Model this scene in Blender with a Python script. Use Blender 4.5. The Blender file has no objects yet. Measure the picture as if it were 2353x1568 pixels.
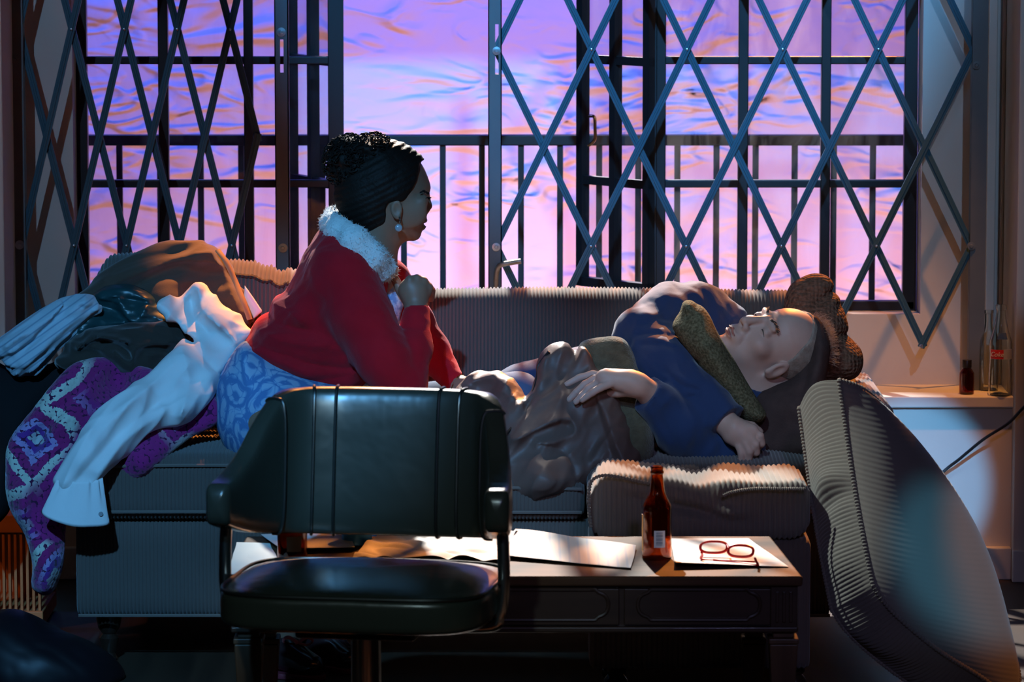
import bpy, math, random
import numpy as np
from mathutils import Vector, Matrix

# ------------------------------------------------------------------ camera
FPX, HOR, CH = 9500.0, -300.0, 1.85          # focal length in pixels, horizon row, camera height
PITCH = math.atan((784 - HOR) / FPX)
sc = bpy.context.scene
COL = sc.collection
cam_d = bpy.data.cameras.new('camera'); cam = bpy.data.objects.new('camera', cam_d); COL.objects.link(cam)
cam.location = (0, 0, CH); cam.rotation_euler = (math.pi / 2 - PITCH, 0, 0)
cam_d.sensor_width = 36; cam_d.lens = 36 * FPX / 2353; cam_d.clip_end = 60
cam_d.dof.use_dof = True; cam_d.dof.focus_distance = 9.85; cam_d.dof.aperture_fstop = 7.0
sc.camera = cam

# ------------------------------------------------------------------ world, lights, exposure
wd = bpy.data.worlds.new('world'); sc.world = wd; wd.use_nodes = True
wd.node_tree.nodes['Background'].inputs[0].default_value = (0.25, 0.30, 0.45, 1)
wd.node_tree.nodes['Background'].inputs[1].default_value = 0.006
sc.view_settings.view_transform = 'Standard'; sc.view_settings.look = 'None'
sc.view_settings.exposure = 0.0; sc.view_settings.gamma = 1.0
sc.cycles.max_bounces = 8; sc.cycles.transparent_max_bounces = 12

def spot(name, loc, to, col, power, size=0.08, angle=30, blend=0.4):
    l = bpy.data.lights.new(name, 'SPOT'); l.color = col; l.energy = power
    l.shadow_soft_size = size; l.spot_size = math.radians(angle); l.spot_blend = blend
    o = bpy.data.objects.new(name, l); COL.objects.link(o); o.location = loc
    o.rotation_euler = (Vector(to) - Vector(loc)).to_track_quat('-Z', 'Y').to_euler(); return o

def area(name, loc, to, col, power, sx, sy):
    l = bpy.data.lights.new(name, 'AREA'); l.color = col; l.energy = power; l.shape = 'RECTANGLE'; l.size = sx; l.size_y = sy
    o = bpy.data.objects.new(name, l); COL.objects.link(o); o.location = loc
    o.rotation_euler = (Vector(to) - Vector(loc)).to_track_quat('-Z', 'Y').to_euler(); return o

# the backdrop's blue border lights above and warm footlights below
area('backdrop_blue_light', (-0.8, 13.2, 3.0), (-0.8, 14.3, 0.9), (0.10, 0.16, 1.0), 125, 4.5, 0.15)
area('backdrop_pink_footlight', (0.7, 13.55, -0.05), (0.7, 14.3, 0.9), (1.0, 0.38, 0.33), 40, 4.0, 0.12)
# stage lamps from behind and above, white and amber, through the lattice
spot('back_white_lamp', (-0.25, 13.3, 3.3), (0.45, 9.9, 0.7), (1.0, 0.94, 0.86), 2900, 0.03, 30)
spot('back_amber_lamp', (0.0, 11.5, 4.2), (-0.57, 10.04, 0.88), (1.0, 0.34, 0.06), 2600, 0.03, 10.5)
spot('back_amber_side_lamp', (1.3, 13.0, 3.4), (0.42, 9.65, 0.62), (1.0, 0.32, 0.05), 2400, 0.03, 19)
spot('top_white_lamp', (0.35, 11.5, 4.8), (0.22, 9.1, 0.5), (1.0, 0.90, 0.80), 220, 0.04, 11.5)
spot('side_white_lamp', (-2.2, 9.75, 4.2), (0.70, 9.05, 0.62), (0.80, 0.95, 0.92), 1100, 0.03, 7.5, 0.3)
# cool and amber lamps from the front
spot('front_cyan_lamp', (-1.4, 2.5, 4.6), (-0.68, 9.3, 0.62), (0.14, 0.50, 1.0), 1900, 0.08, 13.5, 0.5)
spot('front_cyan_side_lamp', (1.4, 3.0, 4.2), (1.04, 10.7, 0.25), (0.14, 0.50, 1.0), 3400, 0.03, 2.9, 0.2)
spot('front_teal_side_lamp', (1.4, 3.0, 4.2), (1.02, 9.1, 0.30), (0.10, 0.52, 0.85), 1300, 0.04, 3.4, 0.35)
spot('front_cyan_high_lamp', (0.2, 4.0, 4.6), (0.25, 10.85, 1.85), (0.10, 0.45, 1.0), 3000, 0.08, 16, 0.5)
spot('front_cool_lamp', (1.6, 5.0, 4.4), (1.12, 10.9, 1.18), (0.35, 0.60, 1.0), 360, 0.04, 10.5, 0.3)
spot('front_cool_side_lamp', (-1.9, 5.0, 4.4), (-1.33, 10.9, 1.05), (0.35, 0.60, 1.0), 400, 0.04, 11, 0.3)
spot('front_fill_lamp', (0.8, 1.5, 3.6), (0.45, 9.6, 0.45), (0.44, 0.45, 0.9), 330, 0.15, 13, 0.6)  # added weak cool fill, lifts the dark fronts of table and ottoman
spot('front_chair_lamp', (-0.9, 1.5, 3.9), (-0.28, 8.1, 0.5), (0.50, 0.72, 0.75), 430, 0.1, 9, 0.5)
spot('face_cool_lamp', (-0.8, 4.0, 4.4), (0.52, 9.72, 0.78), (0.36, 0.66, 1.0), 620, 0.06, 7, 0.4)
spot('low_amber_lamp', (-2.7, 8.4, 2.0), (-1.25, 9.98, 0.22), (1.0, 0.30, 0.04), 60, 0.05, 12, 0.4)
spot('high_amber_lamp', (1.25, 9.7, 4.7), (0.98, 10.75, 0.5), (1.0, 0.36, 0.08), 650, 0.05, 9.5, 0.3)
spot('floor_amber_lamp', (2.6, 8.0, 3.6), (1.15, 9.2, 0.15), (1.0, 0.34, 0.06), 240, 0.05, 9.5, 0.3)
spot('hair_amber_lamp', (-0.1, 12.6, 3.0), (-0.27, 9.7, 1.38), (1.0, 0.36, 0.08), 2600, 0.04, 4.5, 0.5)
spot('high_amber_side_lamp', (-2.0, 8.8, 4.6), (-1.45, 10.8, 1.0), (1.0, 0.42, 0.16), 80, 0.15, 12, 0.4)

# ------------------------------------------------------------------ pixel <-> place
def W(px, py, D):
    """the point seen at pixel (px, py) at distance D along the ground from the camera"""
    u, v = (px - 1176.5) / FPX, (784 - py) / FPX
    cp, sp = math.cos(PITCH), math.sin(PITCH)
    d = np.array([u, cp + v * sp, -sp + v * cp]); d = d * (D / d[1])
    return np.array([d[0], d[1], CH + d[2]])
def WZ(px, py, z):
    """the point seen at pixel (px, py) at height z"""
    a = W(px, py, 1.0); k = (z - CH) / (a[2] - CH)
    return np.array([a[0] * k, a[1] * k, z])

# ------------------------------------------------------------------ names, labels
def tag(o, label, cat, group=None, kind=None):
    o['label'] = label; o['category'] = cat
    if group: o['group'] = group
    if kind: o['kind'] = kind
    return o
def empty(name, loc=(0, 0, 0), rz=0.0):
    o = bpy.data.objects.new(name, None); COL.objects.link(o); o.location = loc; o.rotation_euler = (0, 0, rz)
    o.empty_display_size = 0.05; return o
def thing(name, label, cat, loc=(0, 0, 0), rz=0.0, group=None):
    return tag(empty(name, loc, rz), label, cat, group)
def struct(o):
    o['kind'] = 'structure'; return o

# ------------------------------------------------------------------ materials
def mat(name, col, rough=0.6, metal=0.0, spec=0.5, var=None, bump=None, trans=0.0, ior=1.45, sheen=0.0, coat=0.0, sss=0.0):
    """var = (scale, second colour, contrast); bump = (scale, strength, distance[, detail])"""
    m = bpy.data.materials.new(name); m.use_nodes = True; nt = m.node_tree; b = nt.nodes['Principled BSDF']
    b.inputs['Base Color'].default_value = (*col, 1); b.inputs['Roughness'].default_value = rough
    b.inputs['Metallic'].default_value = metal; b.inputs['Specular IOR Level'].default_value = spec
    b.inputs['Transmission Weight'].default_value = trans; b.inputs['IOR'].default_value = ior
    b.inputs['Sheen Weight'].default_value = sheen; b.inputs['Coat Weight'].default_value = coat
    if sss: b.inputs['Subsurface Weight'].default_value = sss; b.inputs['Subsurface Radius'].default_value = (0.012, 0.005, 0.003)
    tc = nt.nodes.new('ShaderNodeTexCoord')
    if var:
        n = nt.nodes.new('ShaderNodeTexNoise'); n.inputs['Scale'].default_value = var[0]; n.inputs['Detail'].default_value = 6
        nt.links.new(tc.outputs['Object'], n.inputs['Vector'])
        r = nt.nodes.new('ShaderNodeValToRGB'); c = var[2] if len(var) > 2 else 0.25
        r.color_ramp.elements[0].position = 0.5 - c; r.color_ramp.elements[1].position = 0.5 + c
        r.color_ramp.elements[0].color = (*col, 1); r.color_ramp.elements[1].color = (*var[1], 1)
        nt.links.new(n.outputs['Fac'], r.inputs['Fac']); nt.links.new(r.outputs['Color'], b.inputs['Base Color'])
    if bump:
        n = nt.nodes.new('ShaderNodeTexNoise'); n.inputs['Scale'].default_value = bump[0]; n.inputs['Detail'].default_value = bump[3] if len(bump) > 3 else 4
        nt.links.new(tc.outputs['Object'], n.inputs['Vector'])
        bp = nt.nodes.new('ShaderNodeBump'); bp.inputs['Strength'].default_value = bump[1]; bp.inputs['Distance'].default_value = bump[2]
        nt.links.new(n.outputs['Fac'], bp.inputs['Height']); nt.links.new(bp.outputs['Normal'], b.inputs['Normal'])
    return m
def nodes(m): return m.node_tree, m.node_tree.nodes['Principled BSDF']

def wood(name, c1, c2, rough=0.35, axis='X', scale=3.0, coat=0.0):
    m = mat(name, c1, rough, coat=coat); nt, b = nodes(m)
    tc = nt.nodes.new('ShaderNodeTexCoord'); mp = nt.nodes.new('ShaderNodeMapping')
    s = {'X': (0.6, 9, 9), 'Y': (9, 0.6, 9), 'Z': (9, 9, 0.6)}[axis]; mp.inputs['Scale'].default_value = s
    n = nt.nodes.new('ShaderNodeTexNoise'); n.inputs['Scale'].default_value = scale; n.inputs['Detail'].default_value = 8; n.inputs['Distortion'].default_value = 0.6
    r = nt.nodes.new('ShaderNodeValToRGB'); r.color_ramp.elements[0].position = 0.3; r.color_ramp.elements[1].position = 0.72
    r.color_ramp.elements[0].color = (*c1, 1); r.color_ramp.elements[1].color = (*c2, 1)
    nt.links.new(tc.outputs['Object'], mp.inputs['Vector']); nt.links.new(mp.outputs['Vector'], n.inputs['Vector'])
    nt.links.new(n.outputs['Fac'], r.inputs['Fac']); nt.links.new(r.outputs['Color'], b.inputs['Base Color'])
    return m
def stripes(name, col, period, axis='X', strength=0.8, dist=0.004, rough=0.9, col2=None, duty=None, coord='Object', var=None, sheen=0.3):
    """ribbed or striped cloth: a sine along one axis drives bump (and colour when col2)"""
    m = mat(name, col, rough, spec=0.2, sheen=sheen); nt, b = nodes(m)
    tc = nt.nodes.new('ShaderNodeTexCoord'); sx = nt.nodes.new('ShaderNodeSeparateXYZ'); nt.links.new(tc.outputs[coord], sx.inputs[0])
    mu = nt.nodes.new('ShaderNodeMath'); mu.operation = 'MULTIPLY'; mu.inputs[1].default_value = 2 * math.pi / period
    nt.links.new(sx.outputs[axis], mu.inputs[0])
    si = nt.nodes.new('ShaderNodeMath'); si.operation = 'SINE'; nt.links.new(mu.outputs[0], si.inputs[0])
    if strength:
        bp = nt.nodes.new('ShaderNodeBump'); bp.inputs['Strength'].default_value = strength; bp.inputs['Distance'].default_value = dist
        nt.links.new(si.outputs[0], bp.inputs['Height']); nt.links.new(bp.outputs['Normal'], b.inputs['Normal'])
    if col2:
        r = nt.nodes.new('ShaderNodeValToRGB'); d = duty or 0.5
        mr = nt.nodes.new('ShaderNodeMapRange'); mr.inputs[1].default_value = -1; nt.links.new(si.outputs[0], mr.inputs[0])
        r.color_ramp.elements[0].position = d - 0.08; r.color_ramp.elements[1].position = d + 0.08
        r.color_ramp.elements[0].color = (*col, 1); r.color_ramp.elements[1].color = (*col2, 1)
        nt.links.new(mr.outputs[0], r.inputs['Fac']); nt.links.new(r.outputs['Color'], b.inputs['Base Color'])
    return m

# ------------------------------------------------------------------ hard-surface meshes
def mesh_obj(name, V, F, m, parent=None, smooth=True, auto=None):
    me = bpy.data.meshes.new(name)
    V = np.asarray(V, dtype=np.float32)
    if isinstance(F, np.ndarray) and F.ndim == 2:
        k = F.shape[1]; me.vertices.add(len(V)); me.vertices.foreach_set('co', V.ravel())
        me.loops.add(F.size); me.loops.foreach_set('vertex_index', F.astype(np.int32).ravel())
        me.polygons.add(len(F)); me.polygons.foreach_set('loop_start', np.arange(0, F.size, k, dtype=np.int32))
        me.update(calc_edges=True); me.validate()
    else:
        me.from_pydata([tuple(map(float, v)) for v in V], [], [tuple(map(int, f)) for f in F]); me.update()
    if smooth: me.polygons.foreach_set('use_smooth', np.ones(len(me.polygons), dtype=bool))
    if auto is not None: me.set_sharp_from_angle(angle=math.radians(auto))
    o = bpy.data.objects.new(name, me); COL.objects.link(o)
    if m is not None: me.materials.append(m)
    if parent is not None: o.parent = parent
    return o

class MB:
    def __init__(s): s.V = []; s.F = []
    def add(s, V, F):
        b = len(s.V); s.V += [tuple(map(float, v)) for v in V]; s.F += [tuple(int(i) + b for i in f) for f in F]; return s
    def box(s, lo, hi, M=None):
        x0, y0, z0 = lo; x1, y1, z1 = hi
        V = [(x0, y0, z0), (x1, y0, z0), (x1, y1, z0), (x0, y1, z0), (x0, y0, z1), (x1, y0, z1), (x1, y1, z1), (x0, y1, z1)]
        if M is not None: V = [M @ Vector(v) for v in V]
        return s.add(V, [(0, 3, 2, 1), (4, 5, 6, 7), (0, 1, 5, 4), (1, 2, 6, 5), (2, 3, 7, 6), (3, 0, 4, 7)])
    def bar(s, a, b, w, t, up=(0, 1, 0)):
        """flat bar from a to b: width w across, thickness t along up"""
        a, b = Vector(a), Vector(b); d = (b - a).normalized(); u = Vector(up); u = (u - d * u.dot(d)).normalized(); n = d.cross(u)
        V = []
        for p in (a, b):
            for i, j in ((-1, -1), (1, -1), (1, 1), (-1, 1)): V.append(p + n * (i * w / 2) + u * (j * t / 2))
        return s.add(V, [(0, 1, 2, 3), (7, 6, 5, 4), (0, 4, 5, 1), (1, 5, 6, 2), (2, 6, 7, 3), (3, 7, 4, 0)])
    def tube(s, pts, r, n=8, closed=False, flat=1.0):
        pts = [Vector(p) for p in pts]; rs = r if hasattr(r, '__len__') else [r] * len(pts)
        N = len(pts); T = []
        for i in range(N):
            if closed: t = pts[(i + 1) % N] - pts[i - 1]
            else: t = pts[min(i + 1, N - 1)] - pts[max(i - 1, 0)]
            T.append(t.normalized() if t.length > 1e-9 else Vector((0, 0, 1)))
        u = T[0].orthogonal().normalized(); V = []
        for i in range(N):
            u = (u - T[i] * u.dot(T[i])); u = u.normalized() if u.length > 1e-6 else T[i].orthogonal().normalized()
            w = T[i].cross(u)
            for k in range(n):
                a = 2 * math.pi * k / n; V.append(pts[i] + u * (math.cos(a) * rs[i]) + w * (math.sin(a) * rs[i] * flat))
        F = []
        for i in range(N if closed else N - 1):
            j = (i + 1) % N
            for k in range(n): F.append((i * n + k, i * n + (k + 1) % n, j * n + (k + 1) % n, j * n + k))
        if not closed: F += [tuple(range(n))[::-1], tuple((N - 1) * n + k for k in range(n))]
        return s.add(V, F)
    def lathe(s, prof, n=32, c=(0, 0, 0), a0=0.0, a1=None):
        full = a1 is None; m = n if full else n + 1; V = []; F = []
        for i in range(m):
            a = a0 + (2 * math.pi if full else a1 - a0) * i / n
            for r, z in prof: V.append((c[0] + r * math.cos(a), c[1] + r * math.sin(a), c[2] + z))
        K = len(prof)
        for i in range(n):
            j = (i + 1) % m
            for k in range(K - 1): F.append((i * K + k, j * K + k, j * K + k + 1, i * K + k + 1))
        return s.add(V, F)
    def prism(s, poly, d):
        """poly: list of 3D points (planar), d: extrusion vector"""
        n = len(poly); V = [Vector(p) for p in poly] + [Vector(p) + Vector(d) for p in poly]
        F = [tuple(range(n)), tuple(range(2 * n - 1, n - 1, -1))] + [((i + 1) % n, i, n + i, n + (i + 1) % n) for i in range(n)]
        return s.add(V, F)
    def grid(s, A, cu=False, cv=False):
        A = np.asarray(A); nu, nv = A.shape[:2]; F = []
        for i in range(nu if cu else nu - 1):
            for j in range(nv if cv else nv - 1):
                i2, j2 = (i + 1) % nu, (j + 1) % nv; F.append((i * nv + j, i2 * nv + j, i2 * nv + j2, i * nv + j2))
        return s.add(A.reshape(-1, 3), F)
    def build(s, name, m, parent=None, smooth=False, bevel=0.0, seg=2, auto=40):
        import bmesh
        o = mesh_obj(name, s.V, s.F, m, parent, smooth=smooth or bevel > 0)
        bm = bmesh.new(); bm.from_mesh(o.data); bmesh.ops.remove_doubles(bm, verts=bm.verts, dist=1e-6); bmesh.ops.recalc_face_normals(bm, faces=bm.faces); bm.to_mesh(o.data); bm.free()
        if bevel > 0:
            md = o.modifiers.new('bevel', 'BEVEL'); md.width = bevel; md.segments = seg; md.limit_method = 'ANGLE'; md.angle_limit = math.radians(35)
            md.harden_normals = True
        elif smooth: o.data.set_sharp_from_angle(angle=math.radians(auto))
        return o

def spline(P, n, closed=False):
    """Catmull-Rom through P, n samples per span"""
    P = [np.asarray(p, float) for p in P]; N = len(P); out = []
    for i in range(N if closed else N - 1):
        g = (lambda k: P[k % N]) if closed else (lambda k: P[min(max(k, 0), N - 1)])
        a, b, c, d = g(i - 1), g(i), g(i + 1), g(i + 2)
        for t in np.linspace(0, 1, n, endpoint=False):
            out.append(0.5 * (2 * b + (c - a) * t + (2 * a - 5 * b + 4 * c - d) * t * t + (3 * b - a - 3 * c + d) * t ** 3))
    if not closed: out.append(P[-1])
    return np.array(out)
def resample(P, n, closed=False):
    P = np.asarray(P, float); Q = np.vstack([P, P[:1]]) if closed else P
    L = np.r_[0, np.cumsum(np.linalg.norm(np.diff(Q, axis=0), axis=1))]
    t = np.linspace(0, L[-1], n, endpoint=not closed)
    return np.stack([np.interp(t, L, Q[:, k]) for k in range(Q.shape[1])], 1)

# ------------------------------------------------------------------ soft bodies: blended distance fields turned into one mesh
def sm(a, b, k): h = np.clip(0.5 + 0.5 * (b - a) / k, 0, 1); return b + (a - b) * h - k * h * (1 - h)
def cut(a, b, k): return -sm(-a, b, k)
def ell(P, c, r, R=None):
    q = P - np.asarray(c, float)
    if R is not None: q = q @ np.asarray(R).T
    r = np.asarray(r, float); k0 = np.linalg.norm(q / r, axis=1); k1 = np.linalg.norm(q / (r * r), axis=1) + 1e-9
    return k0 * (k0 - 1) / k1
def cone(P, a, b, ra, rb):
    a, b = np.asarray(a, float), np.asarray(b, float); ab = b - a; t = np.clip((P - a) @ ab / (ab @ ab + 1e-12), 0, 1)
    return np.linalg.norm(P - a - t[:, None] * ab, axis=1) - (ra + (rb - ra) * t)
def chain(P, pts, rs, k=0.0):
    d = None
    for i in range(len(pts) - 1):
        e = cone(P, pts[i], pts[i + 1], rs[i], rs[i + 1]); d = e if d is None else (sm(d, e, k) if k else np.minimum(d, e))
    return d
def waves(P, freq, seed, n=5, warp=0.0):
    r = np.random.RandomState(seed); s = 0
    for i in range(n):
        k = r.normal(size=3); k *= freq * (0.6 + 0.9 * r.rand()) / np.linalg.norm(k); ph = r.rand() * 6.28
        s = s + np.sin(P @ k + ph + (warp * np.sin(P @ (k[[1, 2, 0]] * 0.7) + ph * 2) if warp else 0))
    return s / n
def wrinkle(P, ang, freq, amp, seed, along=0.22):
    """sharp-crested creases running along the direction ang (degrees, in the upright plane)"""
    c, s = math.cos(math.radians(ang)), math.sin(math.radians(ang)); q = np.stack([(P[:, 0] * c + P[:, 2] * s) * along, P[:, 1] * 0.6, -P[:, 0] * s + P[:, 2] * c], 1)
    r1 = 1 - 2.2 * np.abs(waves(q, freq, seed, 3, 1.1)); r2 = 1 - 2.2 * np.abs(waves(q + 3, freq * 2.2, seed + 1, 3, 1.1))
    return amp * (np.clip(r1, -1, 1) + 0.4 * np.clip(r2, -1, 1))
def d2poly(x, z, poly):
    """signed distance to a polygon, positive inside"""
    d = np.full(x.shape, 1e9); ins = np.zeros(x.shape, bool); n = len(poly)
    for i in range(n):
        ax, az = poly[i]; bx, bz = poly[(i + 1) % n]; ex, ez = bx - ax, bz - az; wx, wz = x - ax, z - az
        t = np.clip((wx * ex + wz * ez) / (ex * ex + ez * ez + 1e-12), 0, 1); d = np.minimum(d, (wx - ex * t) ** 2 + (wz - ez * t) ** 2)
        c = ((az > z) != (bz > z)) & (x < (bx - ax) * (z - az) / (bz - az + 1e-12) + ax); ins ^= c
    d = np.sqrt(d); return np.where(ins, d, -d)
def dline(x, z, L):
    d = np.full(x.shape, 1e9)
    for i in range(len(L) - 1):
        ax, az = L[i]; bx, bz = L[i + 1]; ex, ez = bx - ax, bz - az; wx, wz = x - ax, z - az
        t = np.clip((wx * ex + wz * ez) / (ex * ex + ez * ez + 1e-12), 0, 1); d = np.minimum(d, (wx - ex * t) ** 2 + (wz - ez * t) ** 2)
    return np.sqrt(d)
class Slab:
    """a padded or draped shape: outline (pixels), depth anchors (px, py, D, half thickness), edge rounding R, fold lines (pixels, height, width)"""
    def __init__(s, poly, anchors, R, folds=(), curve=True):
        s.A = [tuple(a) for a in anchors]; s.R = R
        P = spline(poly, 4, True) if curve else np.array(poly, float)
        s.poly = [tuple(s.xz(p)) for p in P]
        s.an = [(*s.xz(a[:2]), a[2], a[3]) for a in s.A]
        s.folds = [([tuple(s.xz(p)) for p in (spline(f[0], 4) if len(f[0]) > 2 else f[0])], f[1], f[2]) for f in folds]
    def depth(s, px, py):
        w = [1 / ((px - a[0]) ** 2 + (py - a[1]) ** 2 + 400) for a in s.A]; return sum(q * a[2] for q, a in zip(w, s.A)) / sum(w)
    def xz(s, p):
        q = W(p[0], p[1], s.depth(*p)); return q[0], q[2]
    def __call__(s, P):
        x, y, z = P[:, 0], P[:, 1], P[:, 2]
        ws = dc = tc = 0
        for ax, az, D, T in s.an:
            w = 1 / ((x - ax) ** 2 + (z - az) ** 2 + 0.0004); ws = ws + w; dc = dc + w * D; tc = tc + w * T
        dc = dc / ws; tc = tc / ws
        e = d2poly(x, z, s.poly); u = np.clip((s.R - e) / s.R, 0, None); w = (y - dc) / tc
        f = (np.sqrt(u * u + w * w) - 1) * np.minimum(s.R, tc)
        for L, h, wd_ in s.folds: f = f - h * np.exp(-(dline(x, z, L) / wd_) ** 1.25)
        return f
    def box(s, m=0.03):
        p = np.array(s.poly); T = max(a[3] for a in s.A); D = [a[2] for a in s.A]
        return (p[:, 0].min() - m, min(D) - T - m, p[:, 1].min() - m), (p[:, 0].max() + m, max(D) + T + m, p[:, 1].max() + m)
def nets(F, lo, h):
    s = F < 0; nx, ny, nz = F.shape; C = [(i, j, k) for i in (0, 1) for j in (0, 1) for k in (0, 1)]
    cnt = sum(s[i:nx - 1 + i, j:ny - 1 + j, k:nz - 1 + k].astype(np.int8) for i, j, k in C)
    cells = np.argwhere((cnt > 0) & (cnt < 8)); idx = np.full(cnt.shape, -1, np.int32); idx[tuple(cells.T)] = np.arange(len(cells))
    acc = np.zeros((len(cells), 3)); wt = np.zeros(len(cells))
    for a in C:
        for ax in range(3):
            if a[ax]: continue
            b = list(a); b[ax] = 1
            fa = F[tuple((cells + a).T)]; fb = F[tuple((cells + b).T)]; m = (fa < 0) != (fb < 0)
            t = fa[m] / (fa[m] - fb[m]); acc[m] += np.array(a) + t[:, None] * (np.array(b) - np.array(a)); wt[m] += 1
    V = np.asarray(lo) + h * (cells + acc / wt[:, None]); Q = []
    for ax in range(3):
        o1, o2 = (ax + 1) % 3, (ax + 2) % 3
        sl = [slice(0, None)] * 3; a = np.moveaxis(s, ax, 0); m = a[:-1] != a[1:]
        e = np.argwhere(m); p = np.zeros((len(e), 3), int); p[:, ax] = e[:, 0]
        rest = [k for k in range(3) if k != ax]; p[:, rest[0]] = e[:, 1]; p[:, rest[1]] = e[:, 2]
        ok = (p[:, o1] > 0) & (p[:, o2] > 0) & (p[:, o1] < F.shape[o1] - 1) & (p[:, o2] < F.shape[o2] - 1); p = p[ok]
        inside = s[tuple(p.T)]
        def at(d1, d2):
            q = p.copy(); q[:, o1] -= d1; q[:, o2] -= d2; return idx[tuple(q.T)]
        q = np.stack([at(1, 1), at(0, 1), at(0, 0), at(1, 0)], 1); q[~inside] = q[~inside][:, ::-1]; Q.append(q)
    Q = np.vstack(Q); return V, Q[(Q >= 0).all(1)]
def soft(name, fn, lo, hi, h, m, parent=None, smooth=1):
    lo = np.asarray(lo, float); hi = np.asarray(hi, float); B = 8
    nb = np.ceil((hi - lo) / (h * B)).astype(int); n = nb * B + 1
    ctr = [lo[k] + (np.arange(nb[k]) + 0.5) * B * h for k in range(3)]
    G = np.stack(np.meshgrid(*ctr, indexing='ij'), -1).reshape(-1, 3); d = fn(G); near = np.abs(d) < B * h * 0.87 * 1.5 + 0.006
    F = np.full(n, 1.0, np.float64); bi = np.stack(np.unravel_index(np.arange(len(G)), nb), 1)
    far = bi[~near & (d < 0)]
    for b in far:
        x, y, z = b * B; F[x:x + B + 1, y:y + B + 1, z:z + B + 1] = -1
    loc = np.stack(np.meshgrid(*[np.arange(B + 1)] * 3, indexing='ij'), -1).reshape(-1, 3)
    nbk = bi[near]
    for c in range(0, len(nbk), 300):
        ids = (nbk[c:c + 300, None, :] * B + loc[None]).reshape(-1, 3); F[tuple(ids.T)] = fn(lo + ids * h)
    V, Q = nets(F, lo, h)
    for _ in range(smooth):                                   # one pass of neighbour averaging
        S = np.zeros_like(V); c = np.zeros(len(V))
        for a, b in ((0, 1), (1, 2), (2, 3), (3, 0)):
            np.add.at(S, Q[:, a], V[Q[:, b]]); np.add.at(S, Q[:, b], V[Q[:, a]]); np.add.at(c, Q[:, a], 1); np.add.at(c, Q[:, b], 1)
        V = V * 0.5 + 0.5 * S / np.maximum(c, 1)[:, None]
    return mesh_obj(name, V, Q, m, parent)
def soft_slab(name, s, h, m, parent=None, extra=None, smooth=1):
    lo, hi = s.box(); return soft(name, (lambda P: extra(P, s(P))) if extra else s, lo, hi, h, m, parent, smooth)
# ================================================================== THE SETTING
def plaster(name, c1, c2):
    return mat(name, c1, 0.85, var=(1.7, c2, 0.22), bump=(60, 0.15, 0.002))
M_wall = plaster('cream_plaster', (0.56, 0.52, 0.47), (0.46, 0.42, 0.37))
M_sillw = plaster('painted_sill', (0.60, 0.57, 0.53), (0.50, 0.47, 0.43))
M_floor = wood('stage_boards', (0.028, 0.016, 0.010), (0.06, 0.034, 0.02), 0.5, 'Y', 2.0)
M_black = mat('black_paint', (0.012, 0.011, 0.012), 0.4, bump=(40, 0.1, 0.001))
M_rail = mat('dark_iron', (0.022, 0.017, 0.016), 0.5, bump=(60, 0.15, 0.001))
M_steel = mat('blue_grey_steel', (0.04, 0.115, 0.155), 0.36, metal=0.4, var=(14, (0.06, 0.13, 0.17), 0.3))
M_stpost = mat('grey_steel_post', (0.10, 0.12, 0.13), 0.48, metal=0.3, var=(10, (0.14, 0.15, 0.15), 0.3), bump=(200, 0.1, 0.001))
M_zinc = mat('zinc', (0.55, 0.56, 0.57), 0.3, metal=0.9)
M_rusty = mat('rust_stained_zinc', (0.42, 0.26, 0.13), 0.5, metal=0.5)

DW, DS = 10.96, 10.70                                   # window wall face, front of the sill
xw = lambda px, D: W(px, 500, D)[0]
zw = lambda py, D: W(1176, py, D)[2]
SILL = zw(912, DS); XL, XR = xw(170, DW), xw(2117, DW); ZB = zw(722, DW); ZT = 2.30
PILX = xw(2338, 10.66)

b = MB(); b.box((-6, -1, -0.05), (6, 12.4, 0)); struct(b.build('floor', M_floor))
b = MB(); b.box((-3.2, DW, 0), (XL, DW + 0.13, ZT + 0.2)); b.box((XR, DW, 0), (2.2, DW + 0.13, ZT + 0.2))
b.box((XL, DW, 0), (XR, DW + 0.13, ZB)); b.box((XL, DW, ZT), (XR, DW + 0.13, ZT + 0.2)); struct(b.build('wall_back', M_wall))
b = MB(); b.box((-3.2, DS + 0.015, 0), (PILX + 0.02, DW, SILL - 0.03)); struct(b.build('wall_below_sill', M_wall))
b = MB(); b.box((-3.2, DS, SILL - 0.03), (PILX + 0.01, DW, SILL)); struct(b.build('trim_1', M_sillw, bevel=0.004))
b = MB(); b.box((PILX, 10.66, 0), (2.4, DW, ZT + 0.2)); struct(b.build('wall_right', M_wall, bevel=0.004))
b = MB(); b.box((xw(2268, 10.93), 10.945, SILL), (xw(2289, 10.93), DW, ZT)); b.box((xw(2300, 10.93), 10.95, SILL), (PILX, DW, ZT)); struct(b.build('trim_2', M_wall, bevel=0.004))
b = MB(); b.box((-3.2, 10.60, SILL), (xw(9, 10.6), DW, ZT)); struct(b.build('trim_3', M_wall, bevel=0.005))
b = MB(); b.box((-3.2, DS - 0.012, 0), (PILX, DS + 0.02, 0.085)); b.box((PILX - 0.002, 10.645, 0), (2.4, 10.67, 0.085)); struct(b.build('baseboard_right', M_sillw, bevel=0.004))

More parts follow.
